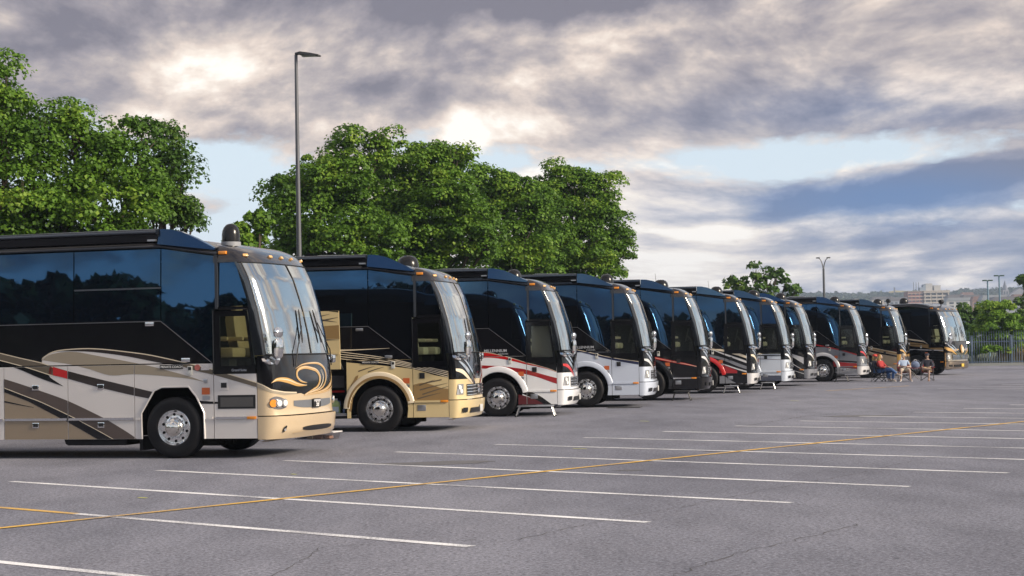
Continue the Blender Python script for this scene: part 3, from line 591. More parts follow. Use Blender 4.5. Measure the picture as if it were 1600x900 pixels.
def coach(k, sp):
    DSC[0] = 1.0 if k == 1 else .76
    X, Y, yaw = sp['pose']; yaw = math.radians(yaw)-math.radians(16.33)
    f = Vector((math.cos(yaw), math.sin(yaw), 0)); left = Vector((-f.y, f.x, 0))
    root = empty('motor_coach', Vector((X, Y, sp.get('dz', 0)))+left*HW, yaw)
    tag(root, sp['label'], 'motor coach', 'motor coaches parked in a row')
    body, lowm, bump = pm(sp['body']), pm(sp.get('front', sp['body'])), pm(sp.get('bumper', sp['body']))
    blk = pm('black'); first = k <= 4
    R, RI = -HW, -HW+.035                                # outer and inner face of the right flank panels
    # --- carcass behind the panels
    def core(b):
        b.box(-11.3, -1.25, -1.17, 1.17, 1.5, 3.42); b.box(-11.3, -10.15, -1.235, 1.235, .36, 1.5); b.box(-7.25, -1.95, -1.235, 1.235, .36, 1.5)
        if k == 2: b.box(-1.95, -.72, -.45, 1.235, .36, 1.5); b.box(-1.95, -.72, -1.22, -.45, .36, .40); b.box(-1.95, -.72, -1.22, -.45, 1.46, 1.5); b.box(-.76, -.72, -1.22, -.45, .4, 1.46)
        else: b.box(-1.95, -.72, -1.235, 1.235, .36, 1.5)
        b.box(-1.25, 1.45, -1.20, 1.235, 1.22, 1.30); b.box(-10.2, -7.2, -.75, .75, .4, 1.5); b.box(-.75, 1.2, -.78, .78, .42, 1.21)
        b.box(-1.25, .70, -1.19, -1.165, 1.30, 3.30); b.box(-1.25, .70, -1.24, -1.19, 1.30, 1.50); b.box(-1.25, 1.40, 1.215, 1.235, .40, 2.30); b.box(-1.25, 1.12, 1.215, 1.235, 2.30, 3.25); b.box(.62, .70, -1.2, -.7, .4, 1.25)
    part('carcass', ('core', k == 2), core, UNDER, root, smooth=False)
    # --- flank panels: (name, polygon, clip rectangle)
    zt = 1.535
    arch = ARCH8 if k == 1 else ARCHR
    def rect(x0, x1, z0, z1): return [(x0, z0), (x1, z0), (x1, z1), (x0, z1)]
    panels = []
    for x0, x1 in ((-7.2, -5.65), (-5.64, -4.40), (-4.39, -3.145)): panels.append(('bay_door', rect(x0, x1, .32, zt), None, sp['body']))
    panels += [('bay_door', rect(-3.135, -1.935, .32, zt), (-3.135, -1.935, .32, zt), sp['body']),
               ('bay_door', rect(-1.925, -.705, .32, zt), (-1.925, -.705, .32, zt), sp['body']),
               ('wheel_panel', [(-.695, .32)]+arch+[(.722, .32), (.722, zt), (-.695, zt)], (-.695, .722, .32, zt), sp['body']),
               ('rear_panel', [(-11.3, .40), (-10.05, .40), (-10.0, .75), (-9.75, 1.12), (-7.7, 1.12), (-7.4, .75), (-7.3, .40), (-7.21, .40), (-7.21, zt), (-11.3, zt)], None, sp['body']),
               ('side_panel', [(-11.3, 1.55), (.70, 1.55), (-.22, 2.235), (-11.3, 2.235)], (-11.3, .70, 1.55, 2.2), 'black')]
    objs = []
    decs = DECALS[k]
    opened = None
    for nm, poly, rc, colr in panels:
        raised = (k == 2 and rc and abs(rc[0]+1.925) < .01)
        o = part(nm, (nm, k == 1, round(poly[0][0], 2)), lambda b: b.prism(poly, R, RI), pm(colr), root, smooth=False)
        if raised: opened = o
        if rc:
            groups = {}
            for c, lay, top, bot in decs:
                T, B = catmull(top, 4), catmull(bot, 4); n = min(len(T), len(B))
                quads = []
                for i in range(n-1):
                    q = clip([T[i], T[i+1], B[i+1], B[i]], rc[0]+.003, rc[1]-.003, rc[2]+.003, rc[3]-.003)
                    if len(q) >= 3 and nm == 'side_panel': q = [(x, min(z, 2.2-max(0, x+.2)*.74)) for x, z in q]
                    if len(q) >= 3: quads.append(q)
                if quads: groups.setdefault((c, lay), []).append(quads)
            for (c, lay), gs in groups.items():
                for quads in gs:
                    y = R-.0013*lay
                    def bd(b, quads=quads, y=y):
                        for q in quads: b.add([(x, y, z) for x, z in q], [tuple(range(len(q)))])
                    part('stripe', None, bd, pm(c), o, smooth=False, fix=False)
        objs.append((nm, o, rc))
        if nm == 'bay_door':
            x0, x1 = poly[0][0], poly[1][0]
            part('rub_rail', ('rail', round(x1-x0, 2)), lambda b: b.prism([(.012, .632), (x1-x0-.012, .632), (x1-x0-.012, .672), (.012, .672)], -.016, 0), pm('chrome') if k in (1, 5) else body, o, (x0, R-.008, 0), smooth=False)
            for z in (1.185, .555):
                l = part('latch', 'latch', lambda b: b.rbox(-.062, .062, -.012, 0, -.045, .045, .01), pm('chrome'), o, ((x0+x1)/2-.0, R-.004, z))
                part('recess', 'recess', lambda b: b.box(-.045, .045, -.004, 0, -.03, .03), TRIM, l, (0, -.0125, .004))
        if nm == 'wheel_panel':
            part('rub_rail', 'railw1', lambda b: b.prism(rect(-.68, -.60, .632, .672), -.016, 0), body, o, (0, R-.008, 0), smooth=False)
            part('rub_rail', 'railw2', lambda b: b.prism(rect(.645, .71, .632, .672), -.016, 0), body, o, (0, R-.008, 0), smooth=False)
            pts = arch[1:-1]
            if k == 1:
                part('fender_lip', None, lambda b: b.tube([(x, R-.004, z) for x, z in arch], .016, 6), body, o)
            else:
                def lip(b):
                    rows = []
                    for r_, yy in ((.635, .012), (.64, .03), (.70, .034), (.76, .02), (.775, .002)):
                        rows.append([(r_*math.cos(math.radians(a)), R-yy, .50+r_*1.02*math.sin(math.radians(a))) for a in range(178, 4, -6)])
                    b.grid(rows)
                part('fender_lip', 'lipr', lip, pm(sp.get('lip', sp['body'])), o)
                if k == 2:
                    def ring(b):
                        rows = [[(r_*math.cos(math.radians(a)), R-.0365+.004*(r_ > .69), .50+r_*1.02*math.sin(math.radians(a))) for a in range(176, 8, -6)] for r_ in (.64, .70)]
                        b.grid(rows)
                    part('stripe', None, ring, pm('brown2'), o, smooth=False, fix=False)
            part('sticker', 'stick', lambda b: b.box(.52, .66, -.004, 0, 1.035, 1.145), mat('orange_sticker', (.55, .12, .03), rough=.5, var=.3, vscale=60), o, (0, R-.008, 0), smooth=False)
            part('sticker', 'stick2', lambda b: b.box(.53, .66, -.004, 0, .95, 1.01), STEEL, o, (0, R-.008, 0), smooth=False)
            part('entry_keypad', 'keypad', lambda b: b.rbox(.27, .355, -.012, 0, 1.35, 1.50, .01), mat('keypad', (.55, .55, .52), rough=.5), o, (0, R-.006, 0))
            part('keypad_window', 'keypadw', lambda b: b.box(.285, .34, -.003, 0, 1.435, 1.485), TRIM, o, (0, R-.019, 0))
            if k == 1:
                part('mud_flap', None, lambda b: b.box(-.66, -.60, -1.2, -.75, .13, .36), RUBBER, o)
    if opened:                                          # the lifted luggage door of the second coach
        opened.location = (0, -.42, 1.13); opened.rotation_euler = (math.radians(4), 0, 0)
    # --- dark window glass along the flank
    def lean_prism(b, pts):                             # side glass leans inwards a little
        n = len(b.v); b.prism(pts, R-.004, RI+.01)
        b.v[n:] = [(x, y+max(0.0, z-1.55)*.030, z) for x, y, z in b.v[n:]]
    def lean_prism(b, pts):                             # side glass leans inwards a little
        n = len(b.v); b.prism(pts, R-.004, RI+.01)
        b.v[n:] = [(x, y+max(0.0, z-1.55)*.030, z) for x, y, z in b.v[n:]]
    def pane(pts, nm='window'): return part(nm, (nm, tuple(pts)), lambda b: lean_prism(b, pts), GLASS_DARK, root, smooth=False)
    pane([(-11.3, 2.25), (-8.0, 2.25), (-8.0, 3.43), (-11.3, 3.43)]); pane([(-7.985, 2.25), (-5.0, 2.25), (-5.0, 3.43), (-7.985, 3.43)]); pane([(-4.985, 2.25), (-3.43, 2.25), (-3.43, 3.43), (-4.985, 3.43)])
    if k == 1:
        pane([(-3.415, 2.25), (-1.83, 2.25), (-1.83, 3.43), (-3.415, 3.43)])
        pane([(-1.81, 2.805), (-.225, 2.805), (-.225, 3.43), (-1.81, 3.43)]); pane([(-1.81, 2.25), (-.225, 2.25), (-.225, 2.775), (-1.81, 2.775)])
        part('window_bar', None, lambda b: b.prism(rect(-1.81, -.225, 2.778, 2.802), R+.025, RI+.03), mat('grey_bar', (.10, .11, .13), rough=.3, metal=.5), root, smooth=False)
    else:
        pane([(-3.415, 2.25), (-1.90, 2.25), (-1.90, 3.43), (-3.415, 3.43)]); pane([(-1.885, 2.25), (-.225, 2.25), (-.225, 3.43), (-1.885, 3.43)])
    pane([(-.205, 2.235), (.715, 1.55), (.715, 2.42), (.765, 2.42), (.765, 3.28), (.6, 3.30), (-.205, 3.43)])
    pane([(.825, 2.46), (1.355, 2.455), (1.33, 2.62), (1.27, 2.86), (1.19, 3.07), (1.12, 3.19), (1.04, 3.245), (.825, 3.262)], 'quarter_window')
    part('pillar', 'pillarb', lambda b: b.prism([(.772, 2.42), (.818, 2.42), (.818, 3.30), (.772, 3.30)], R-.007, RI), mat('pillar_grey', (.035, .04, .05), rough=.25, coat=.6), root, smooth=False)
    part('slant_trim', 'slant', lambda b: b.tube([(-11.3, R-.004, 2.242), (-.21, R-.004, 2.242), (.70, R-.004, 1.548)], .007, 6), mat('trim_grey', (.16, .165, .18), rough=.3, metal=.6), root)
    # --- entrance door
    dr = [(1.487, 1.2), (1.46, 1.5), (1.335, 2.385)]
    door = part('entrance_door', 'door', lambda b: b.prism([(.735, .32), (1.487, .32)]+dr[:1]+[(1.475, 1.36), (.735, 1.36)], R, RI), body, root, smooth=False)
    def dframe(b):
        b.prism([(.735, 1.363), (1.474, 1.363), (1.462, 1.49), (.735, 1.49)], R-.003, RI); b.prism([(.735, 1.49), (.845, 1.49), (.845, 2.29), (.735, 2.29)], R-.003, RI)
        b.prism([(1.405, 1.49), (1.462, 1.49), (1.345, 2.29), (1.300, 2.29)], R-.003, RI); b.prism([(.735, 2.29), (1.345, 2.29), (1.332, 2.385), (.735, 2.385)], R-.003, RI)
    part('door_frame', 'dframe', dframe, blk, door, smooth=False)
    part('door_surround', 'dsurr', lambda b: b.tube([(.728, R-.006, 1.37), (.728, R-.006, 2.405), (1.345, R-.006, 2.405)], .012, 6), blk, door)
    part('door_window', 'dwin', lambda b: b.prism([(.848, 1.493), (1.402, 1.493), (1.298, 2.287), (.848, 2.287)], R+.012, R+.018), DOORGLASS, door, smooth=False)
    part('header_panel', 'head', lambda b: b.prism([(.735, 2.412), (1.36, 2.412), (1.355, 2.45), (.735, 2.452)], R, RI), blk, root, smooth=False)
    for c, lay, top, bot in decs:
        T, B = catmull(top, 4), catmull(bot, 4); quads = []
        for i in range(min(len(T), len(B))-1):
            q = clip([T[i], T[i+1], B[i+1], B[i]], .738, 1.484, .323, 1.36)
            if len(q) >= 3: quads.append(q)
        if quads:
            y = R-.0013*lay
            part('stripe', None, lambda b, quads=quads, y=y: [b.add([(x, y, z) for x, z in q], [tuple(range(len(q)))]) for q in quads], pm(c), door, smooth=False, fix=False)
    part('rub_rail', 'raild', lambda b: b.prism(rect(.76, 1.31, .632, .672), R-.024, R-.006), pm('chrome') if k in (1, 5) else body, door, smooth=False)
    part('side_marker', 'smk', lambda b: b.rbox(1.315, 1.475, R-.026, R-.006, .628, .676, .01), AMBER, door)
    if k == 1:
        part('vent', None, lambda b: b.prism(rect(.80, 1.462, .80, 1.02), R-.006, R), TRIM, door, smooth=False)
        v = part('vent_grille', None, lambda b: b.prism(rect(.845, 1.42, .83, .985), R-.009, R-.006), mat('vent_mesh', (.06, .06, .065), rough=.6, bump=.8, bscale=150), door, smooth=False)
        part('door_latch', None, lambda b: b.rbox(.835, .985, R-.01, R, 1.10, 1.27, .012), body, door); part('latch_recess', None, lambda b: b.box(.862, .962, R-.013, R-.009, 1.14, 1.22), TRIM, door)
    else:
        part('door_latch', 'dlatch', lambda b: b.rbox(.87, .985, R-.012, R, 1.13, 1.25, .012), TRIM, door)
        part('step_light', 'slight', lambda b: b.rbox(.82, 1.0, R-.008, R, .46, .58, .02), STEEL, door)
    # --- nose
    bt0 = side_t(1.497)
    bt = lambda z: bt0(z); bt1 = lambda z: -bt0(z)
    bp = part('bumper', 'bumper', lambda b: (patch(b, bt, bt1, .30, .665, 44, 8, .004, .05), b.grid([[skin(-1+2*j/40, .665, .004, .05) for j in range(41)], [skin(-1+2*j/40, .672, -.06) for j in range(41)]]),
        b.grid([[skin(-1+2*j/40, .30, .004, .05) for j in range(41)], [skin(-1+2*j/40, .285, -.30) for j in range(41)]])), bump, root)
    zb = sp.get('zb') or (lambda u: 1.10)
    part('front_panel', ('fpl', k) if sp.get('zb') else 'fpl', lambda b: patch(b, bt, bt1, .682, zb, 48, 6), lowm, root)
    part('front_upper_panel', ('fpu', k) if sp.get('zb') else 'fpu', lambda b: patch(b, bt, bt1, zb, 1.645, 48, 6), blk, root)
    for s in (-1, 1):
        part('windshield', ('ws', s), lambda b: patch(b, (-.845 if s < 0 else .008), (-.008 if s < 0 else .845), 1.672, 3.155, 20, 24), WINDSHIELD, root)
    def pil(b, s):
        def ta(z): return -1-max(0.0, lerp(XS, z)-(1.497 if z < 1.3 else 1.497+(z-1.3)*-.137)) if z < 2.45 else -1-max(0, lerp(XS, z)-(1.365-(z-2.45)*.32 if z < 3.2 else .9))
        if s < 0: patch(b, ta, -.857, 1.652, 3.17, 8, 24, .004)
        else: patch(b, .857, lambda z: -ta(z), 1.652, 3.17, 8, 24, .004)
    for s in (-1, 1): part('windshield_pillar', ('pil', s), lambda b: pil(b, s), mat('pillar_black', (.010, .012, .017), rough=.10, coat=1, ior=1.7), root)
    part('windshield_divider', 'wdiv', lambda b: b.tube([skin(0, 1.66+i*(3.16-1.66)/14, .006) for i in range(15)], .011, 6), TRIM, root)
    part('windshield_seal', 'wseal', lambda b: (b.tube([skin(-.857+1.714*i/30, 1.662, .006) for i in range(31)], .010, 6), b.tube([skin(-.95+1.9*i/30, 3.163, .006) for i in range(31)], .009, 6),
        b.tube([skin(-.850, 1.66+i*(3.16-1.66)/20, .006) for i in range(21)], .009, 6), b.tube([skin(.850, 1.66+i*(3.16-1.66)/20, .006) for i in range(21)], .009, 6)), TRIM, root)
    # --- front cap and roof
    def cap(b):
        zs = [3.17, 3.21, 3.25, 3.29, 3.33, 3.365, 3.40, 3.43, 3.45, 3.468, 3.48, 3.49, 3.495]; rings = []
        for z in zs:
            w = lerp(WW, z); xr = -11.3
            wi = min(w, 1.15); xf = min(.74, lerp(XS, z)-.1)
            ring = [(xr, -wi, z), (-6, -wi, z), (xf-.06, -wi, z), (xf, -w, z)]+[tuple(skin(-1+2*j/36, z)) for j in range(37)]+[(xf, w, z), (xf-.06, wi, z), (-6, wi, z), (xr, wi, z)]
            rings.append(ring)
        b.loft(rings)
    capm = mat('cap_black_metallic', (.026, .023, .026), rough=.25, metal=.4, coat=.9)
    part('front_cap', 'cap', cap, capm, root)
    def roof(b):
        rings = []
        for x, zl, ztop in ((-11.3, 3.445, 3.60), (-6, 3.445, 3.61), (-1, 3.445, 3.61), (-.2, 3.445, 3.61), (.1, 3.40, 3.60), (.4, 3.352, 3.56), (.62, 3.318, 3.505), (.80, 3.29, 3.44)):
            rings.append([(x, -1.288, zl), (x, -1.288, (zl+ztop)/2), (x, -1.26, ztop-.03), (x, -1.15, ztop), (x, 1.15, ztop), (x, 1.26, ztop-.03), (x, 1.288, (zl+ztop)/2), (x, 1.288, zl)])
        b.loft(rings)
    part('roof', 'roof', roof, blk, root)
    part('roof_moulding', 'rmould', lambda b: b.tube([(-11.3, -1.292, 3.475), (-.2, -1.292, 3.475), (.1, -1.292, 3.432), (.4, -1.292, 3.385), (.62, -1.292, 3.35), (.82, -1.292, 3.318)], .022, 8), mat('moulding_blue_black', (.03, .035, .045), rough=.12, coat=1, metal=.4), root)
    def awn(b):
        pr = [(-1.292, 3.55), (-1.34, 3.55), (-1.36, 3.58), (-1.37, 3.66), (-1.43, 3.672), (-1.435, 3.69), (-1.40, 3.742), (-1.34, 3.755), (-1.292, 3.74)]
        b.loft([[(x, y, z) for y, z in pr] for x in (-11.0, -.20)])
    if sp.get('awning', True):
        a = part('awning', 'awn', awn, mat('awning_black', (.007, .008, .011), rough=.3, spec=.3), root)
        part('awning_rail', 'awnr', lambda b: b.tube([(-11.0, -1.425, 3.703), (-.205, -1.425, 3.703)], .026, 10), mat('awning_rail', (.06, .075, .10), rough=.15, metal=.5, coat=.5), a)
        part('awning_foot', 'awnf', lambda b: b.box(-.35, -.215, -1.40, -1.30, 3.548, 3.578), STEEL, a, (0, -.04, 0))
        def fair(b):
            pr = [(-.19, 3.50), (-.19, 3.752), (-.02, 3.745), (.2, 3.695), (.42, 3.60), (.62, 3.50), (.80, 3.405), (.80, 3.375)]
            n = len(pr); pass
            b.loft([[(x, -1.20, z) for x, z in pr], [(x, -1.30-max(.005, .30*(3.76-z)*s2), z) for (x, z), s2 in zip(pr, (1.3, .5, .5, .55, .55, .5, .3, .3))]])
            b.loft([[(x, -1.293, z) for x, z in pr], [(x, -1.05, z-.06) for x, z in pr]])
        part('awning_fairing', 'fair', fair, mat('fairing_blue_black', (.006, .008, .014), rough=.06, ior=2.3, tint=(.25, .55, 1)), root)
    part('roof_side_marker', 'rsm', lambda b: b.rbox(.84, .98, R-.012, R+.05, 3.30, 3.355, .012), AMBER, root)
    for t in (-.66, -.17, 0, .17, .66):
        p = skin(t, 3.275, .004); ml = part('marker_light', 'mkl', lambda b: b.rbox(-.02, .03, -.045, .045, -.022, .022, .01), mat('pale_amber_lens', (.72, .42, .16), rough=.25, coat=.5), root, p, (0, -.5, t*1.2))
    # --- roof equipment
    dm = sp.get('dome', (1.0, .18, 'bullet', .35))
    def dome(b, r, kind):
        if kind == 'bullet': b.lathe([(r*1.05, 0), (r*1.06, .05), (r, .055), (r, .17), (r*.94, .23), (r*.78, .29), (r*.52, .335), (r*.25, .352), (0, .357)], 'z', 28)
        else: b.lathe([(r, 0), (r*1.02, .06), (r*1.0, .14), (r*.9, .22), (r*.7, .28), (r*.4, .315), (0, .325)], 'z', 28)
    d_ = part('satellite_dome', ('dome', dm[1], dm[2]), lambda b: dome(b, dm[1], dm[2]), DOME, root, (dm[0], dm[3], lerp([(z_, x_) for x_, z_ in ((3.60, -.2), (3.48, .8), (3.44, 1.2))][::1], dm[0])))
    d_.location.z = 3.60 if dm[0] < -.3 else (3.50 if k == 1 else 3.46)
    if dm[2] == 'bullet': part('dome_base', ('dbase', dm[1]), lambda b: b.lathe([(dm[1]*1.07, -.06), (dm[1]*1.09, .0), (dm[1]*1.09, .045), (dm[1]*1.02, .052)], 'z', 28), mat('dome_base', (.28, .29, .32), rough=.4), d_)
    if sp.get('pod'):
        def pod(b):
            b.loft([[(x, y, z) for x, y, z in ((-1.62, -.7*w_, 3.6), (-1.5-.0, -.62*w_, zz), (-.86, -.62*w_, zz-.01), (-.58, -.7*w_, 3.6))] for w_, zz in ((1, 3.74), (.97, 3.80), (.5, 3.83), (-.5, 3.83), (-.97, 3.80), (-1, 3.74))])
        part('roof_air_unit', 'pod', pod, DOME, root)
    if sp.get('vent'):
        part('roof_vent', 'rvent', lambda b: b.rbox(-.62, -.38, -.5, -.2, 3.6, 3.79, .04), mat('vent_white', (.6, .6, .6), rough=.4), root)
    if sp.get('horn'):
        part('search_light', 'slight2', lambda b: (b.tube([(1.0, -.3, 3.42), (1.0, -.3, 3.60)], .03, 8), b.lathe([(0, -.1), (.09, -.1), (.11, .05), (.12, .1), (0, .1)], 'y', 14, (1.0, -.3, 3.66))), TRIM, root)
    if sp.get('antenna', True):
        part('antenna', 'antenna', lambda b: b.tube([(.2, .5, 3.55), (.15, .5, 4.0)], .006, 5), TRIM, root)
    # --- lamps, grille, mirrors, wipers
    if k == 1:
        for s in (-1, 1):
            h = part('headlight', ('hl1', s), lambda b: ribbon(b, [(s*.83, .89), (s*.72, .885), (s*.6, .87), (s*.5, .86)], [.12, .20, .19, .12], .006), mat('headlight_bezel', (.20, .19, .20), rough=.25, metal=.5), root)
            for t, r, m_ in ((.765, .062, AMBER), (.655, .068, pm('chrome')), (.545, .068, pm('chrome'))):
                part('lamp', None, lambda b: disc_on(b, s*t, .875, r, .008, .018), m_, h, smooth=False)
                if m_ is not AMBER: part('lens', None, lambda b: disc_on(b, s*t, .875, r*.72, .03, .012), mat('lamp_white', (.8, .8, .78), rough=.15, coat=1), h, smooth=False)
        part('grille_panel', None, lambda b: patch(b, -.36, .36, lambda u: .775+.045*abs(2*u-1)**2.5, .905, 20, 4, .006), mat('grey_panel', (.13, .14, .16), rough=.45), root)
        pl = part('licence_plate', None, lambda b: b.rbox(-.012, .012, -.155, .155, -.075, .075, .008), mat('plate_black', (.012, .012, .013), rough=.4), root, skin(0, .84, .03))
        part('plate_header', None, lambda b: b.box(.012, .016, -.135, .135, .025, .06), mat('plate_grey', (.4, .4, .42), rough=.4), pl)
        lettering('3af', .11, mat('plate_white', (.75, .75, .75), rough=.5), pl, (.017, 0, -.02), (math.pi/2, 0, math.pi/2), 'CENTER', .002)
        part('bumper_intake', None, lambda b: patch(b, -.26, .24, lambda u: .40+.03*abs(2*u-1)**3, lambda u: .485-.02*abs(2*u-1)**3, 16, 3, .012, .05), TRIM, bp)
        part('intake_lip', None, lambda b: (ribbon(b, [(-.40, .37), (-.2, .378), (.2, .378), (.44, .37)], [.02, .035, .035, .02], .062)), bump, bp)
        for s in (-1, 1):
            part('fog_lamp', None, lambda b: ribbon(b, [(s*.60, .40), (s*.585, .45), (s*.55, .50)], [.03, .06, .03], .056), TRIM, bp)
            part('fog_lens', None, lambda b: disc_on(b, s*.585, .44, .022, .066, .004), pm('chrome'), bp)
        gold, crm = pm('gold'), pm('cream')
        for pts, wd, m_ in (([(-.80, 1.20), (-.66, 1.255), (-.46, 1.235), (-.28, 1.165), (-.12, 1.14)], [.002, .05, .085, .06, .01], gold),
            ([(-.17, .985), (.02, 1.10), (.08, 1.26), (.02, 1.39), (-.12, 1.44), (-.25, 1.40), (-.28, 1.30), (-.22, 1.22), (-.12, 1.18)], [.004, .03, .045, .05, .05, .045, .035, .03, .006], gold),
            ([(-.17, .985), (.10, 1.08), (.22, 1.24), (.20, 1.40), (.06, 1.50), (-.15, 1.49), (-.30, 1.42)], [.004, .03, .04, .045, .035, .02, .004], gold),
            ([(-.17, .985), (.06, 1.09), (.15, 1.26), (.11, 1.39)], [.002, .014, .014, .003], crm),
            ([(-.17, .98), (.18, 1.05), (.42, 1.17), (.56, 1.34), (.58, 1.46)], [.004, .045, .08, .06, .006], gold),
            ([(-.17, .975), (.20, 1.02), (.50, 1.10), (.78, 1.22)], [.004, .025, .03, .006], gold)):
            part('emblem_ribbon', None, lambda b: ribbon(b, pts, wd, .006), m_, root)
            P2 = [(t+.012, z+.006) for t, z in pts]
            part('emblem_outline', None, lambda b: ribbon(b, P2, [max(.003, w_*.16) for w_ in wd], .0085), crm, root)
        part('front_stripe', None, lambda b: patch(b, bt, -.30, lambda u: lerp([(0, 1.135), (.35, 1.045), (.7, 1.0), (1, 1.012)], u), lambda u: lerp([(0, 1.205), (.35, 1.09), (.7, 1.045), (1, 1.03)], u), 30, 2, .005), pm('olive'), root)
        part('front_pinstripe', None, lambda b: patch(b, bt, -.30, lambda u: lerp([(0, 1.203), (.35, 1.088), (.7, 1.043), (1, 1.028)], u), lambda u: lerp([(0, 1.220), (.35, 1.103), (.7, 1.058), (1, 1.042)], u), 30, 2, .0055), pm('cream'), root)
        txt = mat('decal_white', (.7, .7, .68), rough=.5); wp = [o for n_, o, r_ in objs if n_ == 'wheel_panel'][0]
        pq = part('name_plate', None, lambda b: b.box(-.23, .19, R-.012, R-.007, 1.455, 1.525), mat('decal_black', (.02, .02, .024), rough=.4), wp)
        lettering('PRIVATE COACH', .052, txt, pq, (-.215, R-.0125, 1.49), (math.pi/2, 0, 0), bold=.0006)
        part('round_sticker', None, lambda b: b.lathe([(0, 0), (.05, 0), (.05, .003)], 'y', 20, (.445, R-.012, 1.475)), mat('sticker_red', (.42, .12, .10), rough=.5, var=.5, vscale=50), wp)
        part('number_sticker', None, lambda b: b.box(.51, .66, R-.012, R-.009, 1.43, 1.52), mat('sticker_pale', (.5, .47, .48), rough=.5, var=.5, vscale=45), wp)
        lettering('Grand Suite', .055, mat('decal_silver', (.42, .44, .48), rough=.4), door, (1.05, R-.006, 1.42), (math.pi/2, 0, 0), bold=.0005)
        part('exhaust_step', None, lambda b: b.prism([(-2.05, .30), (-2.03, .24), (-1.98, .215), (-.92, .215), (-.90, .24), (-.90, .33), (-2.05, .33)], -1.2, -.6), RUBBER, root, smooth=False)
        for xx, zz in ((-.40, 2.20), (.245, 1.60)): part('courtesy_light', None, lambda b: b.rbox(xx-.08, xx+.08, R-.03, R, zz-.035, zz+.035, .012), pm('chrome'), root)
        part('utility_cap', None, lambda b: b.rbox(.555, .62, R-.02, R, 1.22, 1.29, .015), STEEL, wp)
    else:
        ch = pm('chrome')
        for s in (-1, 1):
            h = part('headlight', ('hl2', s), lambda b: patch(b, (lambda z: -.86+(z-.78)*.25) if s < 0 else (lambda z: .60-(z-.78)*.05), (lambda z: -.60+(z-.78)*.05) if s < 0 else (lambda z: .86-(z-.78)*.25), .78, 1.0, 8, 4, .012), mat('headlight_silver', (.62, .62, .62), rough=.18, metal=.8), root)
            for t, z in ((.74, .93), (.69, .85)):
                part('lamp', ('lamp2', s, t), lambda b: disc_on(b, s*t, z, .045, .014, .012), mat('lamp_white', (.8, .8, .78), rough=.15, coat=1), h, smooth=False)
            part('nose_chrome', ('nv', s), lambda b: (ribbon(b, [(s*.74, 1.50), (s*.50, 1.36), (s*.30, 1.20), (s*.14, 1.03), (s*.10, .98)], [.03, .08, .10, .09, .04], .012), ribbon(b, [(s*.62, 1.58), (s*.40, 1.44), (s*.22, 1.26), (s*.08, 1.08)], [.01, .04, .05, .02], .016)), ch, root)
            part('nose_feather', ('nf', s, sp.get('feather', sp['body'])), lambda b: ribbon(b, [(s*.86, 1.30), (s*.62, 1.26), (s*.40, 1.14), (s*.20, 1.0)], [.05, .09, .08, .02], .009), pm(sp.get('feather', sp['body'])), root)
        g = part('grille', 'gr2', lambda b: patch(b, -.46, .46, .74, .99, 16, 4, .006), TRIM, root)
        for i in range(4): part('grille_bar', ('grb', i), lambda b: b.tube([skin(-.45+.9*j/12, .765+i*.065, .012) for j in range(13)], .012, 6), ch, g)
        part('badge', 'badge', lambda b: disc_on(b, 0, .88, .09, .02, .015), ch, g)
        part('licence_plate', 'plate2', lambda b: b.rbox(-.01, .01, -.15, .15, -.075, .075, .008), mat('plate_yellow', (.62, .42, .06), rough=.5) if k == 11 else mat('plate_pale', (.5, .5, .5), rough=.5), root, skin(0, .46, .07))
        part('bumper_vent', 'bv2', lambda b: patch(b, -.70, -.52, .40, .50, 4, 2, .058), TRIM, bp); part('bumper_vent', 'bv3', lambda b: patch(b, -.40, .10, .38, .49, 8, 2, .058), TRIM, bp)
        wp = [o for n_, o, r_ in objs if n_ == 'wheel_panel'][0]
        for xx, zz in ((-.40, 2.18), (.22, 1.60)):
            if k in (2, 9): part('courtesy_light', None, lambda b: b.rbox(xx-.08, xx+.08, R-.03, R, zz-.03, zz+.03, .012), STEEL, root)
    for s in (-1, 1): mirror(root, s)
    def wiper(b, s):
        if s < 0: b.tube([skin(-.30, 1.46, .02), skin(-.26, 1.70, .05), skin(-.10, 2.12, .045)], [.012, .010, .008], 6)
        else: b.tube([skin(.52, 1.46, .02), skin(.44, 1.72, .05), skin(.16, 2.18, .045)], [.012, .010, .008], 6)
    def blade(b, s):
        b.tube([skin((-.125 if s < 0 else .185)+(.05 if s < 0 else -.05)*i/8, 1.84+i*.07, .03) for i in range(9)], [.008]+[.015]*7+[.007], 6)
    for s in (-1, 1):
        w_ = part('wiper', ('wip', s), lambda b: wiper(b, s), RUBBER, root); part('wiper_blade', ('wipb', s), lambda b: blade(b, s), RUBBER, w_)
    # --- wheels and cab
    for s in (-1, 1):
        wheel(root, 0, s*1.25, s)
        for x in (-8.05, -9.38): wheel(root, x, s*1.25, s, False)
    part('axle', 'axle', lambda b: (b.tube([(0, -1.1, .5), (0, 1.1, .5)], .08, 8), b.box(-.35, .9, -.95, -.80, .22, .55), b.box(.45, .75, -1.15, -.85, .20, .34)), UNDER, root)
    lm = sp.get('leather', CREAMLEATHER)
    part('cab_floor', 'cabf', lambda b: b.box(-1.2, 1.40, -1.19, 1.19, 1.302, 1.33), DARKINT, root)
    part('dashboard', 'dash', lambda b: b.prism([(1.20, 1.33), (1.45, 1.33), (1.72, 1.66), (1.52, 1.70), (1.25, 1.78)], -.45, 1.15), DARKINT, root)
    part('cab_wall', 'cabw', lambda b: b.box(-1.24, -1.18, -1.19, 1.19, 1.33, 3.24), WOOD, root); part('headliner', 'cabh', lambda b: b.box(-1.2, 1.0, -1.19, 1.19, 3.20, 3.24), LINING, root)
    seat(root, .62, -.62, 1.62, lm); seat(root, .62, .62, 1.62, lm)
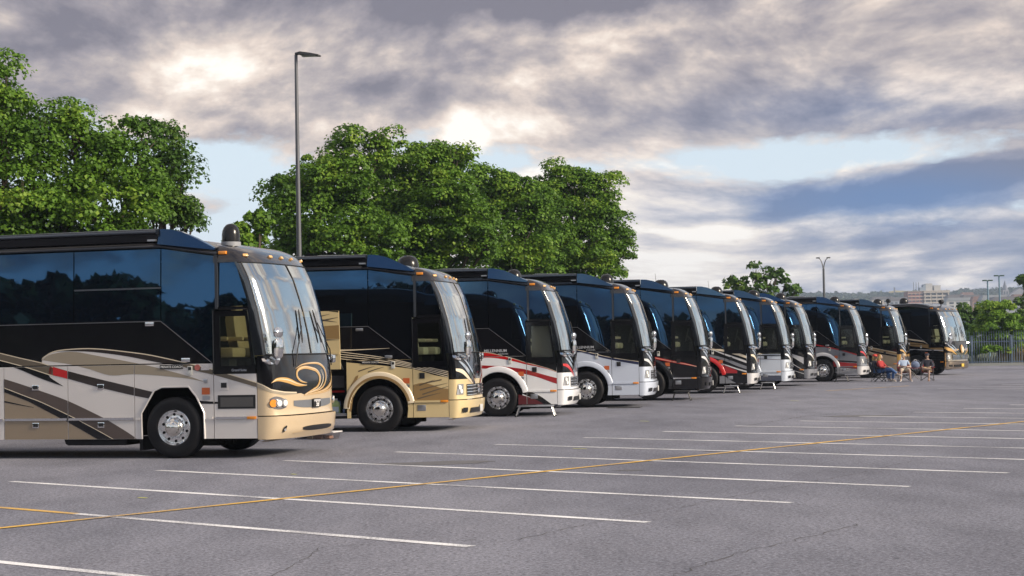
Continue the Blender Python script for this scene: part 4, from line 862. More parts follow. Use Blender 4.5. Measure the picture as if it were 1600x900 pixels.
    part('steering_wheel', 'stw', lambda b: (b.tube([(1.12+.10*math.sin(a)*.5, .62+.23*math.cos(a), 2.0+.20*math.sin(a)) for a in [i*2*math.pi/20 for i in range(21)]], .016, 6), b.tube([(1.12, .62, 2.0), (1.35, .62, 1.72)], .03, 6)), DARKINT, root)
    if sp.get('shade'): part('sun_shade', 'shade', lambda b: b.box(.86, 1.395, -1.20, -1.19, 1.50, 2.28), mat('shade_fabric', (.30, .31, .30), rough=.8), root)
    if k in (3, 4):
        lettering('MILLENNIUM', .10, mat('decal_silver', (.42, .44, .48), rough=.4), [o for n_, o, r_ in objs if n_ == 'side_panel'][0], (-.34, R-.004, 1.675), (math.pi/2, 0, 0), bold=.001)
        lettering('COACHES', .055, mat('decal_silver', (.42, .44, .48), rough=.4), [o for n_, o, r_ in objs if n_ == 'side_panel'][0], (.02, R-.004, 1.595), (math.pi/2, 0, 0))
    if k == 2:
        pq = part('name_plate', None, lambda b: b.box(-.36, .0, R-.014, R-.010, 1.455, 1.52), mat('decal_black', (.02, .02, .024), rough=.4), wp)
        lettering('PRIVATE COACH', .046, mat('decal_white', (.7, .7, .68), rough=.5), pq, (-.35, R-.0145, 1.488), (math.pi/2, 0, 0))
        part('bay_drawer', None, lambda b: b.rbox(-1.9, -.80, -.75, -.46, .95, 1.35, .02), mat('drawer_grey', (.16, .17, .19), rough=.6), root)
        part('bay_strap', None, lambda b: b.box(-1.9, -.78, -.90, -.86, .86, .90), pm('red'), root); part('bay_sill', None, lambda b: b.rbox(-1.92, -.72, -1.26, -1.15, .37, .43, .01), STEEL, root)
        for xx in (-1.86, -.78): part('door_strut', None, lambda b: b.tube([(xx, -1.15, 1.35), (xx, -1.60, 1.70)], .012, 6), STEEL, opened or root, None if not opened else (0, .42, -1.13))
    if k == 11:
        part('emblem', None, lambda b: disc_on(b, .02, 1.28, .21, .02, .02, sx=.75), pm('gold'), root); part('emblem_shell', None, lambda b: disc_on(b, .04, 1.25, .15, .045, .012, sx=.75), pm('cream'), root)
        for s in (-1, 1): part('emblem_wing', None, lambda b: ribbon(b, [(s*1.0, 1.36), (s*.7, 1.27), (s*.4, 1.22), (s*.1, 1.25)], [.10, .16, .13, .05], .012), pm('gold'), root)
    return root
SPECS = {
 1: dict(pose=(-5.56, 28.66, 0), body='beige', bumper='champagne', front='champagne', zb=lambda u: lerp([(0, 1.135), (.18, 1.05), (.33, 1.01), (.40, 1.02), (.43, .985), (.5, 1.0), (.6, 1.02), (.75, 1.06), (1, 1.14)], u), leather=LEATHER, vent=True, dome=(.70, .15, 'bullet', -.50), antenna=False,
         label='nearest motor coach, beige with brown and black swooshes and a gold emblem on its nose'),
 2: dict(pose=(-2.83, 36.85, 7), dz=-.03, body='palegold', lip='cream', feather='cream', dome=(.38, .235, 'wide', .0), pod=True, antenna=False, label='pale gold motor coach with one luggage door raised, second from the camera'),
 3: dict(pose=(-0.4, 44.05, 9), dz=-.03, body='white', feather='red', dome=(.25, .20, 'wide', .3), pod=True, shade=True, label='white motor coach with red stripes and a dark red skirt'),
 4: dict(pose=(2.03, 49.37, 8), dz=.02, body='silverblue', feather='silver', dome=(.50, .20, 'wide', .2), pod=True, label='silver blue motor coach with a dark navy stripe'),
 5: dict(pose=(4.21, 54.75, 8), dz=.03, body='black', bumper='black', feather='silver', dome=(.35, .24, 'wide', .1), label='black motor coach with a thin red line and a chrome rail'),
 6: dict(pose=(6.69, 61.73, 8), dz=.02, body='black', bumper='silver', lip='red', feather='cream', dome=(.45, .22, 'wide', .2), label='black motor coach with cream and silver swooshes and a red wheel arch'),
 7: dict(pose=(8.55, 66.06, 5), body='greywhite', bumper='greywhite', feather='white', dome=(.45, .22, 'wide', .1), label='pale grey motor coach with a dark slate skirt, seventh from the camera'),
 8: dict(pose=(10.16, 70.58, 2), body='black', bumper='grey', feather='silver', dome=(.5, .22, 'wide', .1), label='black motor coach with one broad silver diagonal behind the pale grey coach'),
 9: dict(pose=(13.58, 77.18, 0), dz=-.01, body='grey', bumper='silver', lip='silver', feather='red', pod=True, antenna=False, dome=(.45, .22, 'wide', .1), label='grey motor coach with red lower bands and a ribbed silver skirt'),
 10: dict(pose=(16.7, 83.41, -4), body='ltan', bumper='gold', front='gold', feather='gold', vent=True, antenna=False, dome=(.45, .22, 'wide', .1), horn=True, label='tan and black motor coach with a golden nose behind the seated people'),
 11: dict(pose=(20.13, 87.94, -21), body='black', bumper='bronze', front='bronze', feather='gold', awning=False, dome=(-1.0, .22, 'wide', -.3), horn=True, label='farthest motor coach, black with tan bands and a round gold emblem, turned towards the camera'),
}
for k in SPECS: coach(k, SPECS[k])
# ------------------------------------------------------------------ trees
def leaf_mat(name, dark, light, warm):
    m = bpy.data.materials.new(name); m.use_nodes = True; t = m.node_tree; nd = t.nodes; lk = t.links; nd.clear()
    o = nd.new('ShaderNodeOutputMaterial'); g = nd.new('ShaderNodeNewGeometry'); r = nd.new('ShaderNodeValToRGB'); e = r.color_ramp.elements
    e[0].position = 0; e[0].color = (*dark, 1); e[1].position = 1; e[1].color = (*warm, 1); q = e.new(.6); q.color = (*light, 1)
    c = nd.new('ShaderNodeTexCoord'); n = nd.new('ShaderNodeTexNoise'); n.inputs['Scale'].default_value = .55; n.inputs['Detail'].default_value = 3; lk.new(c.outputs['Object'], n.inputs['Vector'])
    a = nd.new('ShaderNodeMath'); a.operation = 'MULTIPLY_ADD'; a.inputs[1].default_value = .40; lk.new(g.outputs['Random Per Island'], a.inputs[0])
    s = nd.new('ShaderNodeMath'); s.operation = 'MULTIPLY_ADD'; s.inputs[1].default_value = 1.6; s.inputs[2].default_value = -.50; lk.new(n.outputs[0], s.inputs[0]); lk.new(s.outputs[0], a.inputs[2]); lk.new(a.outputs[0], r.inputs[0])
    d = nd.new('ShaderNodeBsdfPrincipled'); d.inputs['Roughness'].default_value = .55; d.inputs['Specular IOR Level'].default_value = .3; lk.new(r.outputs[0], d.inputs['Base Color'])
    tr = nd.new('ShaderNodeBsdfTranslucent'); lk.new(r.outputs[0], tr.inputs[0]); mx = nd.new('ShaderNodeMixShader'); mx.inputs[0].default_value = .32
    lk.new(d.outputs[0], mx.inputs[1]); lk.new(tr.outputs[0], mx.inputs[2]); lk.new(mx.outputs[0], o.inputs[0]); return m
LEAF = leaf_mat('maple_leaves', (.026, .075, .009), (.11, .225, .020), (.28, .39, .045))
LEAF2 = leaf_mat('dark_leaves', (.024, .060, .013), (.070, .150, .022), (.17, .25, .03))
LEAF3 = leaf_mat('shrub_leaves', (.05, .13, .016), (.17, .31, .03), (.36, .44, .06))
BARK = mat('bark', (.085, .066, .05), rough=.9, var=.3, vscale=6, bump=.7, bscale=14)
def leaf_cloud(centres, radii, per, size, squash=.72, up=.5):
    """leaf kites on the shells of many small clumps (centres, radii); numpy all the way"""
    C = np.repeat(centres, per, 0); Rr = np.repeat(radii, per)[:, None]; n = len(C)
    d = NR.normal(size=(n, 3)); d /= np.linalg.norm(d, axis=1)[:, None]; d[:, 2] = np.where(d[:, 2] < -.35, -d[:, 2], d[:, 2])
    rr = NR.uniform(.60, 1.05, (n, 1))
    P = C+d*rr*Rr*np.array([1, 1, squash])
    nrm = d*.75+np.array([0, 0, up])+NR.normal(size=(n, 3))*.42; nrm /= np.linalg.norm(nrm, axis=1)[:, None]
    ax = np.cross(nrm, NR.normal(size=(n, 3))); ax /= np.linalg.norm(ax, axis=1)[:, None]; bx = np.cross(nrm, ax)
    sz = (size*NR.uniform(.6, 1.35, n))[:, None]
    droop = nrm*sz*-.22
    v = np.stack([P-ax*sz*.5, P+bx*sz*.46+ax*sz*.05+droop, P+ax*sz*.62+droop*.6, P-bx*sz*.46+ax*sz*.05+droop], 1).reshape(-1, 3)
    return v, n
def quads_mesh(name, v, n):
    me = bpy.data.meshes.new(name); me.vertices.add(len(v)); me.vertices.foreach_set('co', v.astype(np.float32).ravel())
    me.loops.add(4*n); me.loops.foreach_set('vertex_index', np.arange(4*n, dtype=np.int32)); me.polygons.add(n)
    me.polygons.foreach_set('loop_start', np.arange(0, 4*n, 4, dtype=np.int32)); me.polygons.foreach_set('loop_total', np.full(n, 4, dtype=np.int32)); me.update(calc_edges=True); return me
def tree(label, base, lobes, leaf=.125, dens=1.0, m=None, name='maple_tree', clump=(.42, .80), group='trees behind the coaches', per=170, trunk=.2, kind='tree', loose=0.0):
    """lobes: (centre, radius x, radius z) ellipsoids that make the crown"""
    base = Vector(base); root = empty(name, base); tag(root, label, kind, group)
    cs, rs = [], []
    for c, rx, rz in lobes:
        area = 4*math.pi*(rx*rx*.85+rx*rz)/2
        k = max(6, int(area*1.2*dens))
        d = NR.normal(size=(k, 3)); d /= np.linalg.norm(d, axis=1)[:, None]
        rad = NR.uniform(.72, 1.0, (k, 1)); rad[NR.uniform(size=(k, 1)) < .13] = 1.09+loose
        inner = NR.uniform(size=(k, 1)) < .22; rad = np.where(inner, NR.uniform(.2, .7, (k, 1)), rad)
        p = np.array(c-base)+d*rad*np.array([rx, rx*.85, rz]); cs.append(p)
        rs.append(NR.uniform(*clump, k)*np.where(rad[:, 0] > 1.05, .55, 1.0))
    cs = np.concatenate(cs); rs = np.concatenate(rs)
    ok = cs[:, 2] > .8; cs, rs = cs[ok], rs[ok]
    v, n = leaf_cloud(cs, rs, per, leaf)
    link('crown', quads_mesh('crown', v, n), m or LEAF, root)
    b = MB(); top = max(c.z for c, _, _ in lobes)-base.z; mid = sum((c-base for c, _, _ in lobes), Vector())/len(lobes)
    fork = Vector((mid.x*.25, mid.y*.25, min(2.4, top*.35)))
    b.tube([(0, 0, -.3), (0, 0, .3), fork*.5+Vector((.05, 0, 0)), fork], [trunk*1.35, trunk*1.1, trunk*.95, trunk*.85], 10)
    for i, (c, rx, rz) in enumerate(lobes):
        e = c-base; p1 = fork.lerp(e, .45)+Vector((RND.uniform(-.3, .3), RND.uniform(-.3, .3), .3)); b.tube([fork-Vector((0, 0, .1)), p1, e], [trunk*.6, trunk*.4, trunk*.15], 7)
        for j in range(7):
            d = Vector((RND.gauss(0, 1), RND.gauss(0, 1), RND.gauss(.3, .8))).normalized(); q = e+Vector((d.x*rx*.85, d.y*rx*.7, d.z*rz*.85)); b.tube([p1.lerp(e, RND.uniform(.2, 1)), (p1.lerp(e, .8)).lerp(q, .55)+Vector((0, 0, .1)), q], [trunk*.22, trunk*.13, trunk*.04], 5)
    link('trunk', b.mesh('trunk', True), BARK, root); return root
def lob(D, *ls): return [(at(x, y, D+dd), rx*D/F, ry*D/F) for x, y, rx, ry, dd in ls]
def stand(x, D): p = at(x, 540, D); return (p.x, p.y, 0)
tree('tall maple cut by the left edge of the picture', stand(-10, 49), lob(49, (-30, 190, 75, 95, 0), (15, 240, 55, 85, -.5), (-20, 330, 100, 80, 0), (40, 330, 60, 60, -1), (10, 150, 40, 55, .3), (60, 215, 28, 45, 0), (-10, 410, 120, 60, 0), (70, 400, 60, 50, 0)), dens=1.25, leaf=.105, per=190)
tree('broad maple between the left edge tree and the gap of sky', stand(165, 50), lob(50, (150, 230, 58, 68, 0), (115, 265, 60, 70, -.6), (195, 270, 55, 75, .2), (150, 330, 95, 55, -.8), (225, 235, 26, 45, .5), (90, 345, 45, 40, -1.2), (110, 195, 32, 34, 0), (150, 400, 100, 45, 0)), dens=1.25, leaf=.105, per=190)
tree('darker narrow maple on the right of the left clump', stand(262, 53), lob(53, (262, 268, 34, 52, 0), (278, 315, 34, 42, -.4), (238, 330, 42, 45, -.6), (292, 345, 24, 26, 0), (255, 230, 20, 28, 0)), m=LEAF2, dens=1.3, leaf=.11, per=180)
tree('young thin tree behind the dome of the nearest coach', stand(392, 66), lob(66, (386, 362, 16, 28, 0), (372, 375, 12, 18, 0), (405, 378, 18, 30, .5), (408, 350, 9, 18, 0)), dens=.9, leaf=.19, clump=(.25, .5), trunk=.08)
tree('wide maple right behind the tall lamp post', stand(510, 72), lob(72, (500, 330, 78, 72, -.5), (455, 340, 42, 68, 0), (560, 270, 52, 58, .3), (520, 290, 60, 50, -.4), (545, 380, 85, 50, -1), (440, 305, 24, 34, 0), (485, 280, 30, 26, 0), (548, 228, 24, 24, .5), (598, 222, 20, 20, .4), (470, 410, 70, 50, 0), (560, 430, 90, 45, 0)), dens=1.25)
tree('tall maple in the middle with a lime green right side', stand(675, 75), lob(75, (650, 290, 68, 62, 0), (700, 262, 36, 42, .4), (700, 340, 68, 60, -1), (742, 365, 50, 42, -1.4), (640, 370, 70, 55, -1), (610, 290, 42, 50, .5), (662, 250, 24, 22, .2), (710, 242, 22, 22, 0), (770, 375, 26, 26, -1.4), (690, 420, 95, 45, 0), (620, 330, 50, 50, .5)), dens=1.25)
tree('lower maple between the middle tree and the right end tree', stand(800, 82), lob(82, (800, 330, 52, 50, 0), (757, 300, 26, 34, .5), (785, 305, 28, 30, 0), (830, 330, 40, 44, -.5), (815, 385, 60, 40, -1), (745, 285, 14, 20, 0), (790, 282, 16, 16, 0), (800, 425, 80, 40, 0)), dens=1.25)
tree('maple at the right end of the tree row with a straight right edge', stand(905, 88), lob(88, (900, 325, 56, 56, 0), (862, 285, 28, 32, .3), (930, 315, 40, 46, .2), (945, 365, 36, 45, 0), (890, 390, 75, 42, -1), (960, 395, 28, 28, 0), (855, 330, 40, 46, -1), (950, 290, 18, 20, .3), (890, 275, 24, 22, .2), (900, 425, 70, 40, 0)), dens=1.25)
tree('small dark tree with open tufts beyond the middle coaches', stand(1192, 128), lob(128, (1180, 428, 13, 14, 0), (1198, 438, 16, 20, 0), (1160, 446, 11, 11, 0), (1143, 447, 13, 12, 0), (1212, 428, 9, 13, 0), (1228, 450, 8, 13, .5), (1243, 458, 7, 9, 0), (1185, 455, 36, 14, 0)), m=LEAF2, leaf=.30, dens=.55, clump=(.30, .62), per=26, group=None, trunk=.12, name='small_tree', loose=.15)
tree('leafy tree top cut by the right edge of the picture', stand(1612, 150), lob(150, (1606, 455, 13, 22, 0), (1597, 478, 10, 14, 0), (1615, 440, 16, 26, 0), (1600, 440, 6, 10, 0)), m=LEAF2, leaf=.28, dens=.8, clump=(.35, .7), per=30, group=None, trunk=.2, name='edge_tree')
# shrubs behind the fence
def shrub(label, D, ls, **kw):
    return tree(label, stand(ls[0][0], D), lob(D, *ls), name='shrub', kind='shrub', group='shrubs behind the fence', leaf=kw.pop('leaf', .17), clump=(.3, .62), m=kw.pop('m', LEAF3), trunk=.06, **kw)
shrub('big round bright green shrub behind the middle of the fence', 121, [(1558, 505, 30, 34, 0), (1572, 488, 20, 16, 0), (1540, 520, 26, 30, 0), (1575, 525, 26, 30, 0), (1550, 490, 18, 18, .4), (1560, 545, 40, 24, 0)], dens=.9)
shrub('green shrub beside the nose of the farthest coach', 123, [(1524, 525, 14, 24, 0), (1530, 548, 18, 22, 0), (1515, 540, 12, 20, 0)], dens=.9)
shrub('shrub at the right edge behind the fence', 122, [(1598, 510, 18, 22, 0), (1606, 530, 22, 26, 0), (1590, 525, 14, 22, 0)], dens=.9)
shrub('long low shrub further back on the left', 138, [(1500, 486, 14, 12, 0), (1520, 494, 18, 14, 0), (1490, 500, 20, 16, 0), (1510, 512, 24, 18, 0)], dens=.9, m=LEAF2)
shrub('long low shrub further back on the right', 142, [(1592, 498, 16, 12, 0), (1575, 500, 20, 14, 0), (1612, 496, 16, 16, 0), (1545, 498, 20, 12, 0)], dens=.9, m=LEAF2)
# dry grass and weeds along the fence
def blades(name, label, cx, n, spread, h, m, wid=.02):
    b = MB()
    for i in range(n):
        p = ka.lerp(kb, cx+RND.uniform(-spread, spread))+kn*RND.uniform(.4, 1.8); hh = h*RND.uniform(.45, 1.1); a = RND.uniform(0, 6.3); l = RND.uniform(.02, .3)*hh; ux, uy = math.cos(a)*wid, math.sin(a)*wid
        b.add([(p.x-ux, p.y-uy, .05), (p.x+ux, p.y+uy, .05), (p.x+l*.5+ux*.6, p.y+l*.3, .05+hh*.7), (p.x+l, p.y+l*.6, .05+hh)], [(0, 1, 2), (0, 2, 3)])
    o = link(name, b.mesh(name, False, False), m); tag(o, label, 'grass', kind='stuff')
DRY = mat('dry_grass', (.44, .32, .13), rough=.9, var=.3, vscale=2); GREENB = mat('green_weeds', (.09, .15, .035), rough=.8, var=.4, vscale=3)
blades('dry_grass', 'tall dry yellow grass behind the right of the fence', .375, 1500, .035, 1.15, DRY); blades('weeds', 'low green weeds along the foot of the fence', .36, 1800, .09, .5, GREENB)
blades('pale_flowers', 'pale dry stalks among the weeds behind the fence', .335, 300, .05, .8, mat('pale_stalks', (.5, .47, .42), rough=.9))
# the far side of the lot behind the camera: a wood that shows only as reflection in the coach windows
cs, rs = [], []
for i in range(4600):
    a = math.radians(NR.uniform(120, 320)); r = NR.uniform(150, 185); h = 18.6+1.2*math.sin(a*9)+1.0*math.sin(a*23+1)
    cs.append((math.sin(a)*r, math.cos(a)*r, NR.uniform(.02, 1)*h)); rs.append(NR.uniform(1.8, 3.2))
v, n = leaf_cloud(np.array(cs), np.array(rs), 64, 1.5)
o = link('far_wood', quads_mesh('far_wood', v, n), leaf_mat('wood_leaves', (.010, .022, .008), (.022, .042, .012), (.05, .075, .02))); tag(o, 'dark belt of trees across the lot behind the camera', 'wood', kind='stuff')

# ------------------------------------------------------------------ lamp posts
GALV = mat('lamp_grey', (.11, .115, .13), rough=.45, metal=.4, var=.1, vscale=2)
def lamp_tall():
    top = at(462.5, 86, 55.6); base = Vector((top.x+.0, top.y, 0)); r = empty('lamp_post', base); tag(r, 'tall grey lamp post with a single flat head rising behind the second coach', 'lamp post')
    h = top.z
    part('pole', None, lambda b: b.tube([(0, 0, 0), (0, 0, h*.5), (0, 0, h)], [.10, .078, .052], 14), GALV, r)
    part('base_plate', None, lambda b: b.rbox(-.2, .2, -.2, .2, 0, .04, .01), GALV, r)
    hd = part('lamp_head', None, lambda b: b.loft([[(x, y*w, h+z0+zz*t_) for y, zz in ((-.17, -.03), (.17, -.03), (.17, .03), (-.17, .03))] for x, w, z0, t_ in ((-.02, .4, .03, 1.2), (.08, .45, .05, 1.2), (.16, .95, .04, 1.6), (.5, 1, -.01, 1.3), (.76, .8, -.05, .7), (.80, .5, -.055, .4))]), mat('lamp_head_dark', (.035, .035, .04), rough=.5), r, None, (0, 0, -.15))
    part('lens_panel', None, lambda b: b.box(.2, .7, -.12, .12, h-.062, h-.055), mat('lamp_lens', (.5, .5, .48), rough=.3), hd)
lamp_tall()
p = at(1288, 470, 160); r = empty('double_lamp_post', (p.x, p.y, 0)); tag(r, 'distant lamp post with two curved arms right of the small tree', 'lamp post'); h = at(1286, 420, 160).z
part('pole', None, lambda b: b.tube([(0, 0, 0), (0, 0, h)], [.15, .10], 10), GALV, r)
for s in (-1, 1):
    a = part('lamp_arm', None, lambda b: b.tube([(0, 0, h-.1), (s*.08, 0, h+.4), (s*.22, 0, h+.8), (s*.42, 0, h+1.0)], [.06, .05, .04, .04], 8), GALV, r); part('lamp_head', None, lambda b: b.rbox(s*.48-.17, s*.48+.17, -.12, .12, h+.95, h+1.06, .04), GALV, a)
BLUEPOST = mat('blue_grey_post', (.14, .24, .34), rough=.5); GREENHEAD = mat('green_lamp_head', (.03, .075, .06), rough=.5)
for x, ytop, lab in ((1543, 439, 'left of two slim pale blue posts with a flat green lamp bar'), (1561, 431.5, 'right and taller of two slim pale blue posts with a flat green lamp bar')):
    q = at(x, ytop, 260); r = empty('bar_lamp_post', (q.x, q.y, -2)); tag(r, lab, 'lamp post', 'pale blue lamp posts'); h = q.z+2
    part('pole', ('blp', x), lambda b: b.tube([(0, 0, 0), (0, 0, h)], [.16, .12], 8), BLUEPOST, r)
    part('lamp_bar', ('blb', x), lambda b: (b.rbox(-.75, -.12, -.2, .2, h-.02, h+.17, .04), b.rbox(.12, .75, -.2, .2, h-.02, h+.17, .04), b.box(-.12, .12, -.05, .05, h+.02, h+.10)), GREENHEAD, r)

# ------------------------------------------------------------------ fence
FEN = mat('fence_blue_grey', (.17, .22, .30), rough=.5, metal=.3)
fa = ka+kn*.35; npan = 11; PW = 2.62
dirz = math.atan2(kd.y, kd.x)
f0 = ground(1519.5, 572).xy; sf = (f0-ka).dot(kd)
fr = empty('fence', (*(ka+kd*(sf-4*PW)+kn*.30), .0), dirz); tag(fr, 'blue grey palisade fence of slim bent pales at the far end of the lot', 'fence')
for i in range(npan+1):
    o_ = part('post', 'fpost', lambda b: (b.rbox(-.075, .075, -.075, .075, 0, 1.98, .01), b.rbox(-.09, .09, -.09, .09, 1.98, 2.03, .01)), FEN, fr, (i*PW, 0, 0))
    if i == npan: break
    for z in (.22, 1.60): part('rail', 'frail', lambda b: b.box(.07, PW-.07, -.03, .03, -.035, .035), FEN, fr, (i*PW, 0, z))
    for j in range(15): part('pale', 'fpale', lambda b: b.tube([(0, -.05, .08), (0, -.05, 2.05), (0, -.09, 2.2), (0, -.17, 2.30)], [.022, .022, .02, .016], 6), FEN, fr, (i*PW+.16+j*(PW-.32)/14, 0, 0))

# ------------------------------------------------------------------ the far town
def windows_on(b_parent, wdt, hgt, y, nx, nz, x0, z0, m, ww=.62, wh=.55):
    for i in range(nx):
        for j in range(nz):
            cw, chh = wdt/nx, hgt/nz
            part('window', ('fw', round(cw, 2), round(chh, 2), ww, wh), lambda b: b.box(-cw*ww/2, cw*ww/2, -.12, 0, -chh*wh/2, chh*wh/2), m, b_parent, (x0+cw*(i+.5), y, z0+chh*(j+.5)), smooth=False)
TB = 1500
DARKWIN = mat('far_window', (.05, .06, .08), rough=.2)
p0, p1 = at(1419, 472, TB), at(1484, 472, TB); wz = at(1450, 455, TB).z; gz = land_z(p0.x, TB)-2
r = empty('apartment_block', (p0.x, TB, gz), .0); tag(r, 'concrete and red brick apartment block with stacked balconies on the far skyline', 'building')
wd = p1.x-p0.x; sp_ = wd*.37; H_ = wz-gz
part('brick_wing', None, lambda b: b.box(0, sp_, 0, 16, 0, H_), mat('far_brick', (.25, .10, .075), rough=.9, var=.2, vscale=.1), r, smooth=False)
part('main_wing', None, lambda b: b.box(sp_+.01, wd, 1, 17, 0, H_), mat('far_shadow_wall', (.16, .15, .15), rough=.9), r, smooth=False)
CONC = mat('far_concrete', (.46, .41, .36), rough=.9)
nfl = 7; fh = 2.9
for j in range(nfl):
    z = H_-.2-j*fh
    part('floor_band', 'fb1', lambda b: b.box(-.1, sp_, -.35, 0, -.7, 0), mat('far_band', (.5, .36, .30), rough=.9), r, (0, 0, z-.9), smooth=False)
    part('balcony', 'bal', lambda b: b.box(sp_+.2, wd-.2, -1.2, 1, -1.25, 0), CONC, r, (0, 0, z-.4 if j else z), smooth=False)
    for i in range(5):
        part('balcony_wall', 'balw', lambda b: b.box(-.35, .35, -1.2, 1, -1.7, 0), CONC, r, (sp_+1.2+i*(wd-sp_-2.4)/4, 0, z-1.6), smooth=False)
    for i in range(4): part('window', 'brw', lambda b: b.box(-1.0, 1.0, -.1, 0, -.6, .6), DARKWIN, r, (sp_*(i+.5)/4, 0, z-2.3), smooth=False)
part('roof_slab', None, lambda b: b.box(-.4, wd+.4, -.8, 17.2, H_, H_+.5), CONC, r, smooth=False)
for x0, x1, hh, nm in ((.40, .46, 5.5, 'plant_room'), (.32, .40, 3.0, 'plant_room'), (.46, .62, 6.2, 'plant_room'), (.66, .82, 4.6, 'plant_room')):
    part(nm, None, lambda b: b.box(wd*x0+.02, wd*x1-.02, 4, 11, H_+.5, H_+.5+hh), mat('plant_blue', (.22, .27, .34), rough=.8) if x0 < .45 else mat('plant_grey', (.42, .42, .42), rough=.8), r, smooth=False)
for xx in (.18, .24, .30): part('antenna', 'fant', lambda b: b.tube([(0, 6, H_), (0, 6, H_+8)], .25, 5), GALV, r, (wd*xx, 0, 0))
# church
q = at(1570.5, 462, 1900); r = empty('church', (q.x, 1900, land_z(q.x, 1900)-1)); tag(r, 'distant church with a thin pointed spire', 'church'); zt_ = at(1571, 438, 1900).z-land_z(q.x, 1900)+1
SP = mat('far_slate', (.13, .14, .18), rough=.8)
part('tower', None, lambda b: b.box(-3.2, 3.2, -3.2, 3.2, 0, zt_*.62), mat('far_stone', (.24, .24, .27), rough=.9), r, smooth=False)
part('spire', None, lambda b: b.loft([[(k*x, k*y, z) for x, y in ((1, 0), (.7, .7), (0, 1), (-.7, .7), (-1, 0), (-.7, -.7), (0, -1), (.7, -.7))] for k, z in ((3.6, zt_*.62), (1.6, zt_*.82), (.1, zt_))]), SP, r, smooth=False)
part('nave', None, lambda b: b.prism([(3.2, 0), (26, 0), (26, 12), (14.6, 19), (3.2, 12)], -5, 5), mat('far_stone', (.24, .24, .27)), r, smooth=False)
for s in (-1, 1): part('belfry_window', None, lambda b: b.box(s*1.4-.6, s*1.4+.6, -3.4, -3.2, zt_*.45, zt_*.57), DARKWIN, r, smooth=False)
# tower crane and chimneys on the skyline
q = at(1398, 470, 2100); r = empty('tower_crane', (q.x, 2100, land_z(q.x, 2100))); tag(r, 'thin distant tower crane left of the apartment block', 'crane'); zt_ = at(1398, 449, 2100).z-land_z(q.x, 2100)
part('mast', None, lambda b: b.box(-.7, .7, -.7, .7, 0, zt_), SP, r, smooth=False); part('jib', None, lambda b: b.prism([(-7, zt_*.68), (20, zt_*.70), (20, zt_*.70+1), (0, zt_*.70+2.2), (-7, zt_*.68+1)], -.5, .5), mat('crane_yellow', (.42, .36, .2), rough=.7), r, smooth=False)
# houses and sheds on the slope
HM = [mat('far_wall_%d' % i, c, rough=.9) for i, c in enumerate(((.42, .38, .34), (.34, .22, .18), (.5, .5, .5), (.30, .32, .36), (.45, .42, .36)))]
RM = [mat('far_roof_%d' % i, c, rough=.9) for i, c in enumerate(((.14, .13, .14), (.22, .13, .11), (.26, .28, .31)))]
spots = [(1503, 470, 1250, 22, 6, 'low pale warehouse left of the pale blue lamp posts', 2), (1519, 466, 1350, 15, 7, 'buff gabled house left of the pale blue lamp posts', 0), (1532, 470, 1200, 11, 8, 'small brick house beside the left pale blue lamp post', 1),
         (1553, 469, 1150, 16, 9, 'white flat building between the pale blue lamp posts', 2), (1580, 470, 1100, 24, 7, 'long grey shed right of the church', 3), (1493, 466, 1450, 14, 8, 'grey house just right of the apartment block', 3), (1512, 461, 1700, 12, 7, 'small house high on the ridge right of the apartment block', 4),
         (1404, 470, 1500, 17, 8, 'bluish block of flats left of the apartment block', 3), (1380, 468, 1600, 20, 7, 'pale terrace left of the distant crane', 0), (1596, 466, 1350, 13, 8, 'pale house under the edge tree', 4)]
for x, y, D, w_, hh, lab, ci in spots:
    q = at(x, y, D); gz = land_z(q.x, D); r = empty('far_house', (q.x, D, min(gz, q.z-hh)-1)); tag(r, lab, 'house', 'houses on the far slope'); bz = q.z-r.location.z
    part('wall', None, lambda b: b.box(-w_/2, w_/2, 0, w_*.6, 0, bz), HM[ci], r, smooth=False)
    part('roof', None, lambda b: b.prism([(-w_/2-.4, bz), (w_/2+.4, bz), (w_*.42, bz+hh*.38), (-w_*.42, bz+hh*.38)], -.4, w_*.6+.4), RM[ci % 3], r, smooth=False)
    windows_on(r, w_*.9, hh*.8, 0, 4, 2, -w_*.45, bz-hh*.85, DARKWIN)
# the wooded slope: one mass of far trees
cs, rs = [], []
for i in range(2600):
    D = NR.uniform(1000, 2500) if i % 3 else NR.uniform(2250, 2550)
    x = D*NR.uniform(.13, .33); cs.append((x, D, land_z(x, D)+NR.uniform(1, 8))); rs.append(NR.uniform(3.0, 6.5))
v, n = leaf_cloud(np.array(cs), np.array(rs), 26, 3.4, .8)
o = link('wooded_slope', quads_mesh('wooded_slope', v, n), leaf_mat('far_leaves', (.022, .042, .026), (.04, .066, .034), (.07, .095, .045))); tag(o, 'far wooded slope of trees across the valley', 'wood', kind='stuff')
